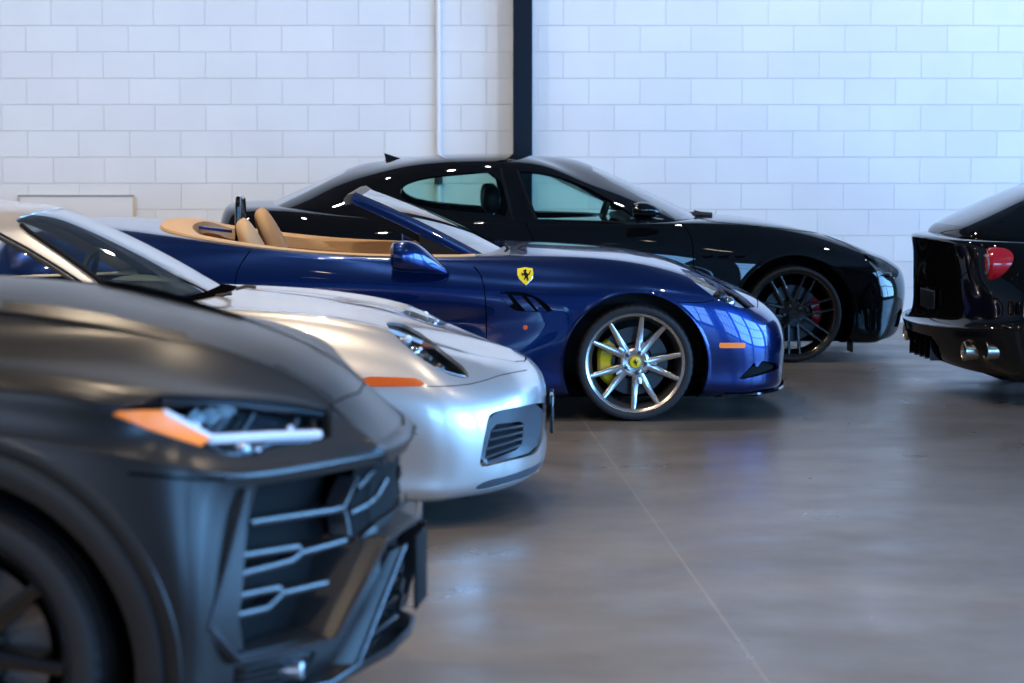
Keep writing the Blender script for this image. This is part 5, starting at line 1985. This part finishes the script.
        for k in range(3):
            mb = MB()
            rg = []
            for w in (.03, .16, .26 - .03 * k):
                x = .895 - .11 * w
                z = .345 + .05 * k
                rg.append([(x, -w, z + .006), (x + .004, -w, z), (x, -w, z - .006), (x - .06, -w, z)])
            mb.rings(rg)
            put(mb, 'intake_fin', 'edge_trim')
        # slot with lamellas and the round sensor
        sl = put(h.shell(['slot'], vec=(-.035, .01, 0)), 'bumper_slot', 'matte_black')
        for k in range(4):
            mb = MB()
            rg = []
            for w in (.54, .62, .70, .78):
                z = .306 + .016 * k + (w - .54) * .07
                x = .765 - (w - .54) * .45 + .003 * k - .03
                rg.append([(x + .02, -w, z), (x + .018, -w, z - .008), (x - .03, -w, z - .006), (x - .03, -w, z + .004)])
            mb.rings(rg)
            put(mb, 'lamella', 'edge_trim', sl)
        p = Vector(fr.at(293, 670, .60)) + Vector((.012, 0, 0))
        mb = MB().lathe([(0, .014), (.016, .014), (.0225, .010), (.0235, -.02), (.020, -.05), (0, -.05)], 24, axis='x')
        mb.v = [(x + p.x, y + p.y, z + p.z) for x, y, z in mb.v]
        so = put(mb, 'parking_sensor', 'lamp_white', sl)
        mb = MB().lathe([(.010, .0145), (.010, .0175), (.006, .0175), (.006, .0145)], 20, axis='x', closed_prof=True)
        mb.v = [(x + p.x, y + p.y, z + p.z) for x, y, z in mb.v]
        put(mb, 'sensor_ring', 'edge_trim', so)
        # headlight
        b = put(h.shell(['headlight', 'amber'], -.055), 'headlight', 'lamp_housing')
        put(h.shell(['headlight'], -.001), 'lens', 'lamp_glass', b)
        put(h.shell(['amber'], -.004, .02), 'corner_marker', 'amber_bright', b)
        def bar(pts, off, r, nm, mt, flat=None):
            P, N = h.line(pts, off, 6)
            put(MB().tube(P, r, 8, flat=flat, nrm=[tuple(n) for n in N] if flat else None), nm, mt, b)
        bar([(166, 411.5), (190, 424), (216, 437)], -.012, .010, 'daylight_strip', 'lamp_led')
        bar([(214, 437.3), (250, 435), (285, 433), (322, 431.5)], -.012, .0115, 'daylight_strip', 'lamp_led')
        bar([(213, 441), (228, 449.5), (250, 450), (262, 444), (278, 438.5), (322, 436.5)], -.02, .006, 'lower_strip', 'steel_dark')
        bar([(163, 398), (200, 400), (250, 404), (300, 408.5), (325, 412)], -.012, .008, 'top_edge', 'lamp_housing')
        for (u, v, r) in ((247, 445, .022), (262, 446, .012)):
            p, n = h.hit(u, v, -.02)
            mb = MB()
            ellipsoid(mb, p, (r, r, r), 18, 12)
            put(mb, 'projector', 'lamp_white', b)
        for A, B in (((222, 430), (238, 410)), ((250, 427), (262, 411)), ((196, 420), (205, 405)), ((322, 428), (318, 412)), ((300, 428), (304, 413))):
            bar([A, B], -.03, .008, 'reflector_blade', 'steel_dark')
        for u, v in ((203, 424), (296, 424)):
            p, n = h.hit(u, v, -.02)
            mb = MB()
            ellipsoid(mb, p, (.008, .008, .008), 12, 8)
            put(mb, 'led', 'lamp_led', b)
    # number plate standing on the middle of the bumper
    MB().box((.945, -.10, .375), (.955, .09, .565), 0, .006).build('number_plate', 'matte_black', root)
    # wheel openings: broad angular trims
    for xx in (0, -3.003):
        arch_lip(h, xx, zc, ra, -20, 200, .06, .02, 'satin_trim', root, 'wheel_arch_trim', 40, True, .012, .056)
        arch_lip(h, xx, zc, .508, -14, 194, .02, .02, 'matte_paint', root, 'wheel_flare', 48, True, .0, .042)
        arch_liner(fr, xx, zc, ra + .015, .52, .94, root, 'matte_black')
    MB().box((-3.7, -.66, .20), (.56, .66, .36), 0, .03).build('underbody', 'matte_black', root)
    # ---- cabin, outside the photograph to the left
    gnet = [
        [(-.22, 0, 1.10), (-.26, .4, 1.10), (-.40, .68, 1.08), (-.62, .84, 1.06)] + [(x, w, 1.06) for x, w in ((-1.2, .90), (-1.8, .915), (-2.4, .915), (-3.0, .90), (-3.5, .86))] + [(-3.88, .72, 1.06), (-4.0, .4, 1.07), (-4.02, 0, 1.07)],
        [(-.32, 0, 1.195), (-.36, .4, 1.195), (-.50, .66, 1.185), (-.72, .80, 1.175)] + [(-1.25, .87, 1.165), (-1.8, .885, 1.17), (-2.4, .885, 1.185), (-2.95, .865, 1.21), (-3.42, .81, 1.24)] + [(-3.80, .66, 1.20), (-3.92, .38, 1.21), (-3.95, 0, 1.21)],
        [(-.66, 0, 1.36), (-.69, .36, 1.36), (-.80, .60, 1.35), (-.98, .74, 1.335)] + [(-1.42, .79, 1.34), (-1.85, .80, 1.35), (-2.4, .80, 1.36), (-2.85, .775, 1.365), (-3.25, .72, 1.35)] + [(-3.62, .58, 1.34), (-3.72, .35, 1.35), (-3.75, 0, 1.35)],
        [(-1.0, 0, 1.51), (-1.03, .33, 1.505), (-1.10, .52, 1.49), (-1.24, .655, 1.47)] + [(-1.58, .705, 1.50), (-1.95, .715, 1.52), (-2.4, .71, 1.52), (-2.8, .685, 1.50), (-3.1, .635, 1.47)] + [(-3.38, .50, 1.46), (-3.46, .3, 1.475), (-3.49, 0, 1.48)],
        [(-1.2, 0, 1.585), (-1.22, .25, 1.58), (-1.28, .40, 1.57), (-1.40, .51, 1.56)] + [(-1.68, .54, 1.585), (-2.0, .55, 1.60), (-2.4, .545, 1.595), (-2.72, .52, 1.575), (-2.98, .48, 1.55)] + [(-3.2, .38, 1.54), (-3.27, .22, 1.55), (-3.3, 0, 1.553)],
        [(-1.28, 0, 1.605), (-1.34, 0, 1.614), (-1.45, 0, 1.624), (-1.6, 0, 1.632)] + [(-1.8, 0, 1.638), (-2.05, 0, 1.64), (-2.4, 0, 1.636), (-2.65, 0, 1.625), (-2.85, 0, 1.61)] + [(-3.0, 0, 1.597), (-3.08, 0, 1.587), (-3.15, 0, 1.577)],
    ]
    g = Half(fr, surf(gnet, 7, 8), (-2.1, 0, 1.2))
    g.cut('screen', [(-.02, 1.20), (.66, 1.20), (.72, 1.24), (.60, 1.42), (.50, 1.51), (.36, 1.555), (-.02, 1.575)], 'wz', lambda c, n: c.x > -1.45 and n.x > .25)
    g.cut('side_glass', smooth_poly([(-.95, 1.205), (-1.35, 1.43), (-1.7, 1.49), (-2.3, 1.51), (-2.85, 1.48), (-3.15, 1.38), (-3.0, 1.25), (-2.2, 1.21)], 1), 'xz', lambda c, n: c.y < -.4)
    g.cut('back_screen', [(-.02, 1.26), (.58, 1.25), (.46, 1.44), (-.02, 1.46)], 'wz', lambda c, n: c.x < -3.2 and n.x < -.1)
    g.shell(['body'], 0, .02).mirror().build('roof', 'matte_paint', root)
    g.shell(['screen'], -.003).mirror().build('windscreen', 'screen_glass', root)
    g.shell(['back_screen'], -.003).mirror().build('rear_screen', 'screen_glass', root)
    for side in (0, 1):
        s = g.shell(['side_glass'], -.004)
        (s.mirrored() if side else s).build('side_window', 'green_glass', root)
    MB().box((-3.7, -.78, .4), (-.6, .78, 1.05), 0, .05).build('cabin_floor', 'matte_black', root)
    for x in (-1.75, -2.75):
        for y in (-.38, .38):
            s = empty('seat', (x, y, .9))
            s.parent = root
            bb = MB()
            bb.rings([[(-.05 - .18 * u + .07 * math.cos(a), (.25 - .05 * u) * math.copysign(abs(math.sin(a)) ** .6, math.sin(a)), .1 + .36 * u) for a in [2 * math.pi * q / 18 for q in range(18)]] for u in [t / 6 for t in range(7)]])
            bb.build('backrest', 'black_plastic', s)
            hb = MB()
            ellipsoid(hb, (-.25, 0, .55), (.06, .13, .09), 18, 10, pw=.7)
            hb.build('headrest', 'black_plastic', s)
    for sg in (-1, 1):
        mb = MB()
        rg = []
        for t, k in ((0, .35), (.1, .8), (.35, 1), (.7, .95), (.92, .7), (1, .3)):
            rg.append([(-.62 - .18 * t + .02, -(1.08 + .11 * k * math.cos(a)), 1.20 + .075 * k * math.sin(a)) for a in [2 * math.pi * i / 20 for i in range(20)]])
        mb.rings(rg)
        mb.tube([(-.70, -.84, 1.14), (-.70, -.98, 1.15), (-.70, -1.05, 1.17)], .025, 8)
        (mb if sg < 0 else mb.mirrored()).build('door_mirror', 'satin_trim', root)
    def spokes(rim, rr, hw):
        for k in range(5):
            c = 90 + 72 * k
            for sg in (-1, 1):
                spoke_ring(RAD(c + sg * 12), RAD(c + sg * 20), .06, rr - .004, .055, .036, -hw * .45, -hw * .80, .06, .04, rim, steps=4)
        rim.lathe([(0, -hw * .40), (.06, -hw * .43), (.10, -hw * .46), (.10, -hw * .1), (0, -hw * .1)], 36)
    def cap(o, hw):
        MB().lathe([(.035, -hw * .4), (.035, -hw * .5), (0, -hw * .52)], 24).build('centre_cap', 'gloss_black_trim', o)
        lug_nuts(o, 5, .066, -hw * .46, .011, 54)
    w = make_wheel('wheel', None, .372, .292, .285, spokes, .215, (150, 215, .15, .23), 'caliper_black', cap, rim_mat='gloss_black_rim' if 'gloss_black_rim' in MATS else 'gloss_black_trim', blocks=112)
    for ch_ in w.children:
        if ch_.name.startswith('brake_disc'): ch_.data.materials[0] = MATS['brake_ceramic']
    wheel_set(w, root, 0, -3.003, .845, .86, .407)
    return root, h
# ------------------------------------------------------------------ the black coupe at the right, seen from behind
def rear_car():
    principled('black_paint_deep', (.0032, .0032, .0036), .3, coat=1.0, coat_rough=.012, spec=.0)
    principled('exhaust_metal', (.42, .38, .32), .22, metal=1)
    thin_glass('dark_glass', (.05, .07, .08), 1.5)
    yaw = -5
    a = RAD(yaw)
    P = _C + ray_w(921, 261) * 14.4
    ox, oy = P[0] + .90 * math.cos(a), P[1] - .90 * math.sin(a)
    fr = Frame(ox, oy, yaw)
    root = empty('grand_tourer_car', tuple(fr.o), -RAD(yaw))
    tag(root, 'glossy black car at the right edge showing its tail, round red lamp and twin exhausts', 'car')
    XS = [-.45, 0, .5, .9, 1.6, 2.3, 2.99, 3.4]

    def row(front, sides, rear):
        return front + [(XS[i], p[0], p[1]) if len(p) == 2 else p for i, p in enumerate(sides)] + rear
    led = row([(-.945, 0, .455), (-.915, .36, .458), (-.815, .67, .468), (-.665, .865, .48)], [(.945, .49), (.97, .50), (.955, .48), (.945, .46), (.945, .46), (.955, .46), (.97, .46), (.94, .46)], [(3.74, .80, .44), (3.88, .48, .44), (3.92, 0, .44)])
    net = [
        row([(-.66, 0, .24), (-.66, .3, .24), (-.60, .5, .22), (-.50, .62, .2)], [(.64, .15)] * 8, [(3.6, .6, .15), (3.68, .4, .15), (3.7, 0, .15)]),
        row([(-.82, 0, .235), (-.80, .34, .23), (-.72, .60, .215), (-.60, .79, .205)], [(.90, .19), (.92, .22), (.91, .18), (.91, .16), (.91, .16), (.91, .17), (.91, .19), (.89, .18)], [(3.66, .78, .18), (3.8, .45, .18), (3.84, 0, .18)]),
        row([(-.905, 0, .335), (-.88, .35, .335), (-.785, .65, .33), (-.645, .85, .33)], [(.935, .31), (.96, .34), (.945, .30), (.935, .29), (.935, .29), (.94, .29), (.96, .31), (.93, .29)], [(3.72, .80, .28), (3.86, .48, .28), (3.9, 0, .28)]),
        led, led,
        row([(-.885, 0, .490), (-.855, .36, .495), (-.765, .665, .505), (-.635, .845, .52)], [(.938, .56), (.968, .60), (.95, .60), (.94, .60), (.94, .60), (.95, .6), (.965, .6), (.92, .58)], [(3.72, .79, .54), (3.86, .48, .54), (3.9, 0, .54)]),
        row([(-.880, 0, .62), (-.85, .355, .625), (-.765, .655, .64), (-.635, .83, .66)], [(.93, .70), (.965, .74), (.95, .74), (.945, .74), (.945, .74), (.95, .73), (.95, .71), (.89, .68)], [(3.66, .75, .62), (3.8, .45, .62), (3.84, 0, .62)]),
        row([(-.885, 0, .77), (-.855, .345, .775), (-.765, .63, .785), (-.625, .795, .80)], [(.90, .83), (.945, .86), (.94, .85), (.94, .84), (.935, .84), (.93, .83), (.91, .80), (.83, .75)], [(3.56, .68, .69), (3.7, .4, .68), (3.74, 0, .68)]),
        row([(-.890, 0, .905), (-.865, .335, .905), (-.775, .60, .903), (-.61, .765, .905)], [(-.42, .85, .915), (.0, .90, .945), (.5, .91, .94), (.91, .93), (.90, .92), (.89, .91), (.80, .86), (.70, .79)], [(3.44, .56, .72), (3.58, .33, .71), (3.62, 0, .71)]),
        row([(-.905, 0, .968), (-.875, .33, .966), (-.775, .585, .96), (-.595, .735, .958)], [(-.38, .80, .955), (.02, .84, .985), (.5, .84, .98), (.84, .96), (.82, .95), (.8, .94), (.68, .89), (.58, .83)], [(3.3, .45, .76), (3.42, .26, .75), (3.46, 0, .75)]),
        row([(-.855, 0, .985), (-.815, .30, .983), (-.70, .52, .98), (-.50, .64, .98)], [(-.30, .68, .98), (.05, .70, 1.0), (.5, .7, 1.0), (.7, .98), (.66, .97), (.6, .96), (.45, .92), (.4, .87)], [(3.15, .32, .82), (3.25, .18, .81), (3.28, 0, .81)]),
        row([(-.82, 0, .99), (-.72, 0, 1.0), (-.58, 0, 1.01), (-.40, 0, 1.015)], [(-.2, 0, 1.02), (.1, 0, 1.03), (.5, 0, 1.02), (0, 1.0), (0, .99), (0, .97), (0, .93), (0, .89)], [(3.0, 0, .86), (3.1, 0, .84), (3.15, 0, .83)]),
    ]
    h = Half(fr, surf(net, 7, 8), (1.4, 0, .5))
    zc, ra = .345, .395
    h.cut('arch', circle_poly(0, zc, ra), 'xz', lambda c, n: c.y < -.5)
    h.cut('arch', circle_poly(2.99, zc, ra), 'xz', lambda c, n: c.y < -.5)
    back = lambda c, n: c.x < -.3
    h.cut('plate_bay', [(-.02, .52), (.27, .53), (.31, .60), (.29, .68), (-.02, .68)], 'wz', back)
    h.cut('diffuser', [(-.02, .25), (.30, .25), (.36, .34), (.30, .40), (-.02, .40)], 'wz', back)
    h.cut('reflector', rrect(.30 - .60, .455, .44 - .60, .475, .006), 'xz', lambda c, n: c.y < -.5)
    h.seam([(-.35, .93), (-.36, .75), (-.40, .60), (-.43, .52)], .006, 'xz', filt=lambda c, n: c.y < -.5)
    h.seam([(-.02, .71), (.30, .715), (.50, .73), (.60, .80), (.62, .90)], .006, 'wz', filt=back)
    panel(h, root, 'boot_lid', 'black_paint_deep', [(-.05, .713), (.30, .718), (.497, .733), (.597, .803), (.615, .90), (.60, 1.05), (-.05, 1.05)], 'wz', lambda c, n: c.x < -.52, True)
    panel(h, root, 'rear_bumper', 'black_paint_deep', [(-.44, .1), (-.44, .50), (-1.2, .46), (-1.2, .1)], 'xz', lambda c, n: c.x < -.3, True)
    panel(h, root, 'door', 'black_paint_deep', [(2.30, .28), (2.34, .60), (2.28, .92), (1.9, 1.1), (.72, 1.1), (.55, .80), (.60, .28)], 'xz', lambda c, n: c.y < -.7)
    h.shell(['body', 'seam'], 0, .016, {'seam': 1}).mirror().build('body', ['black_paint_deep', 'seam_dark'], root)
    h.shell(['plate_bay'], -.035).mirror().build('plate_recess', 'gloss_black_trim', root)
    h.shell(['diffuser'], -.05).mirror().build('diffuser', 'matte_black', root)
    for i in range(5):
        w = -.24 + .12 * i
        MB().box((-.90, w - .006, .25), (-.76, w + .006, .38)).build('diffuser_fin', 'gloss_black_trim', root)
    MB().box((-.862, -.16, .545), (-.850, .16, .655), 0, .005).build('number_plate', 'steel_dark', root)
    eb = MB()
    hpz = horse_poly(.085)
    eb.add([(-.8865, -x, .79 + z) for x, z in hpz] + [(-.881, -x, .79 + z) for x, z in hpz], [tuple(range(len(hpz)))] + [(i, (i + 1) % len(hpz), (i + 1) % len(hpz) + len(hpz), i + len(hpz)) for i in range(len(hpz))])
    eb.build('horse_emblem', 'chrome', root)
    for side in (0, 1):
        sg = -1 if side == 0 else 1
        rf = h.shell(['reflector'], .003, .006)
        (rf.mirrored() if side else rf).build('side_reflector', 'red_reflector', root)
        # round lamp: drum running forward into the wing
        c = fr.at(992, 264, .715)
        mb = MB()
        prof = [(0, -.032), (.034, -.036), (.060, -.030), (.066, -.024), (.082, -.028), (.094, -.018), (.098, .02), (.096, .12), (.084, .24), (.060, .34), (0, .38)]
        mb.lathe(prof, 40, axis='x')
        mb.v = [(x + c[0], -sg * -1 * (y) * 1.0 + sg * .715 * 1.0, z + c[2]) for x, y, z in mb.v]
        lo = mb.build('tail_light', 'red_lamp', root)
        rb = MB().lathe([(.046, -.040), (.060, -.037), (.060, -.028), (.046, -.028)], 36, axis='x', closed_prof=True)
        rb.v = [(x + c[0], y + sg * .715, z + c[2]) for x, y, z in rb.v]
        rb.build('lamp_ring', 'lamp_white', lo)
        for u, w in ((969, .67), (991, .79)):
            p = fr.at(u, 351, w)
            ex = MB().lathe([(.040, .30), (.050, .28), (.054, .02), (.056, .0), (.052, -.004), (.047, .004), (.044, .06), (.030, .20), (0, .20)], 32, axis='x')
            ex.v = [(x + p[0] - .03, y + sg * w, z + p[2]) for x, y, z in ex.v]
            ex.build('exhaust_tip', 'exhaust_metal', root)
    arch_lip(h, 0, zc, ra, -22, 202, .035, .012, 'black_paint_deep', root)
    arch_lip(h, 2.99, zc, ra, -22, 202, .035, .012, 'black_paint_deep', root)
    arch_liner(fr, 0, zc, ra + .012, .5, .92, root)
    arch_liner(fr, 2.99, zc, ra + .012, .5, .92, root)
    MB().box((-.6, -.62, .17), (3.55, .62, .3), 0, .03).build('underbody', 'matte_black', root)
    gnet = [
        [(-.80, 0, .955), (-.78, .3, .955), (-.67, .52, .95), (-.44, .70, .94)] + [(x, w, .93) for x, w in ((.05, .80), (.6, .84), (1.1, .85), (1.6, .83), (2.0, .78))] + [(2.25, .6, .93), (2.36, .35, .93), (2.4, 0, .93)],
        [(-.785, 0, 1.035), (-.76, .3, 1.03), (-.65, .50, 1.015), (-.40, .675, 1.0)] + [(.10, .765, .995), (.6, .80, .985), (1.1, .81, .98), (1.55, .79, .975), (1.92, .75, .965)] + [(2.15, .6, .965), (2.28, .35, .965), (2.32, 0, .965)],
        [(-.56, 0, 1.145), (-.54, .29, 1.14), (-.45, .47, 1.125), (-.22, .615, 1.10)] + [(.22, .69, 1.12), (.67, .715, 1.13), (1.1, .715, 1.13), (1.45, .69, 1.12), (1.72, .65, 1.10)] + [(1.9, .53, 1.10), (1.99, .31, 1.105), (2.02, 0, 1.11)],
        [(-.28, 0, 1.265), (-.265, .26, 1.26), (-.19, .41, 1.243), (.0, .53, 1.21)] + [(.38, .60, 1.25), (.74, .62, 1.275), (1.1, .615, 1.275), (1.37, .59, 1.262), (1.54, .55, 1.24)] + [(1.64, .45, 1.235), (1.70, .27, 1.243), (1.72, 0, 1.246)],
        [(-.02, 0, 1.335), (-.01, .21, 1.331), (.06, .33, 1.32), (.2, .42, 1.295)] + [(.5, .46, 1.33), (.80, .47, 1.345), (1.1, .46, 1.342), (1.28, .44, 1.328), (1.4, .40, 1.308)] + [(1.46, .33, 1.302), (1.5, .2, 1.307), (1.52, 0, 1.31)],
        [(.10, 0, 1.358), (.17, 0, 1.368), (.28, 0, 1.378), (.42, 0, 1.384)] + [(.62, 0, 1.388), (.86, 0, 1.388), (1.1, 0, 1.381), (1.22, 0, 1.371), (1.31, 0, 1.359)] + [(1.36, 0, 1.35), (1.4, 0, 1.342), (1.43, 0, 1.335)],
    ]
    g = Half(fr, surf(gnet, 8, 8), (.8, 0, 1.0))
    g.cut('back_screen', [(-.02, 1.045), (.42, 1.04), (.49, 1.06), (.42, 1.15), (.345, 1.25), (.25, 1.30), (-.02, 1.318)], 'wz', lambda c, n: c.x < .2 and n.x < -.1)
    g.cut('screen', [(-.02, .985), (.60, .985), (.66, 1.0), (.52, 1.15), (.40, 1.24), (-.02, 1.275)], 'wz', lambda c, n: c.x > 1.45 and n.x > .2)
    g.cut('side_glass', smooth_poly([(.05, 1.06), (.35, 1.17), (.7, 1.235), (1.1, 1.25), (1.4, 1.22), (1.75, 1.03), (1.2, 1.005), (.5, 1.01)], 1), 'xz', lambda c, n: c.y < -.4)
    g.shell(['body'], 0, .02).mirror().build('roof', 'black_paint_deep', root)
    g.shell(['back_screen'], -.002).mirror().build('rear_screen', 'dark_glass', root)
    g.shell(['screen'], -.002).mirror().build('windscreen', 'screen_glass', root)
    for side in (0, 1):
        s = g.shell(['side_glass'], -.003)
        (s.mirrored() if side else s).build('side_window', 'dark_glass', root)
    MB().box((-.5, -.68, .3), (2.0, .68, .9), 0, .05).build('cabin_floor', 'matte_black', root)
    def spokes(rim, rr, hw):
        for k in range(5):
            for sg in (-1, 1):
                spoke_ring(RAD(72 * k + sg * 5), RAD(72 * k + sg * 15), .052, rr - .004, .040, .022, -hw * .6, -hw * .8, .05, .035, rim, steps=4)
        rim.lathe([(0, -hw * .52), (.07, -hw * .6), (.085, -hw * .1), (0, -hw * .1)], 32)
    def cap(o, hw):
        MB().lathe([(.03, -hw * .5), (.03, -hw * .66), (0, -hw * .67)], 24).build('centre_cap', 'black_plastic', o)
    w = make_wheel('wheel', None, .312, .268, .27, spokes, .18, None, None, cap, rim_mat='steel_dark')
    wheel_set(w, root, 0, 2.99, .83, .82, .347)
    return root, h
blue_car()
suv_car()
coupe_car()
sedan_car()
rear_car()
vs = sc.view_settings
vs.view_transform = 'Standard'
vs.look = 'None'
vs.gamma = 1.0
vs.use_curve_mapping = False
vs.exposure = 0.3
sc.display_settings.display_device = 'sRGB'
sc.cycles.use_denoising = True
sc.cycles.max_bounces = 10
sc.cycles.transparent_max_bounces = 16
sc.cycles.sample_clamp_indirect = 6
sc.cycles.caustics_reflective = False
sc.cycles.caustics_refractive = False
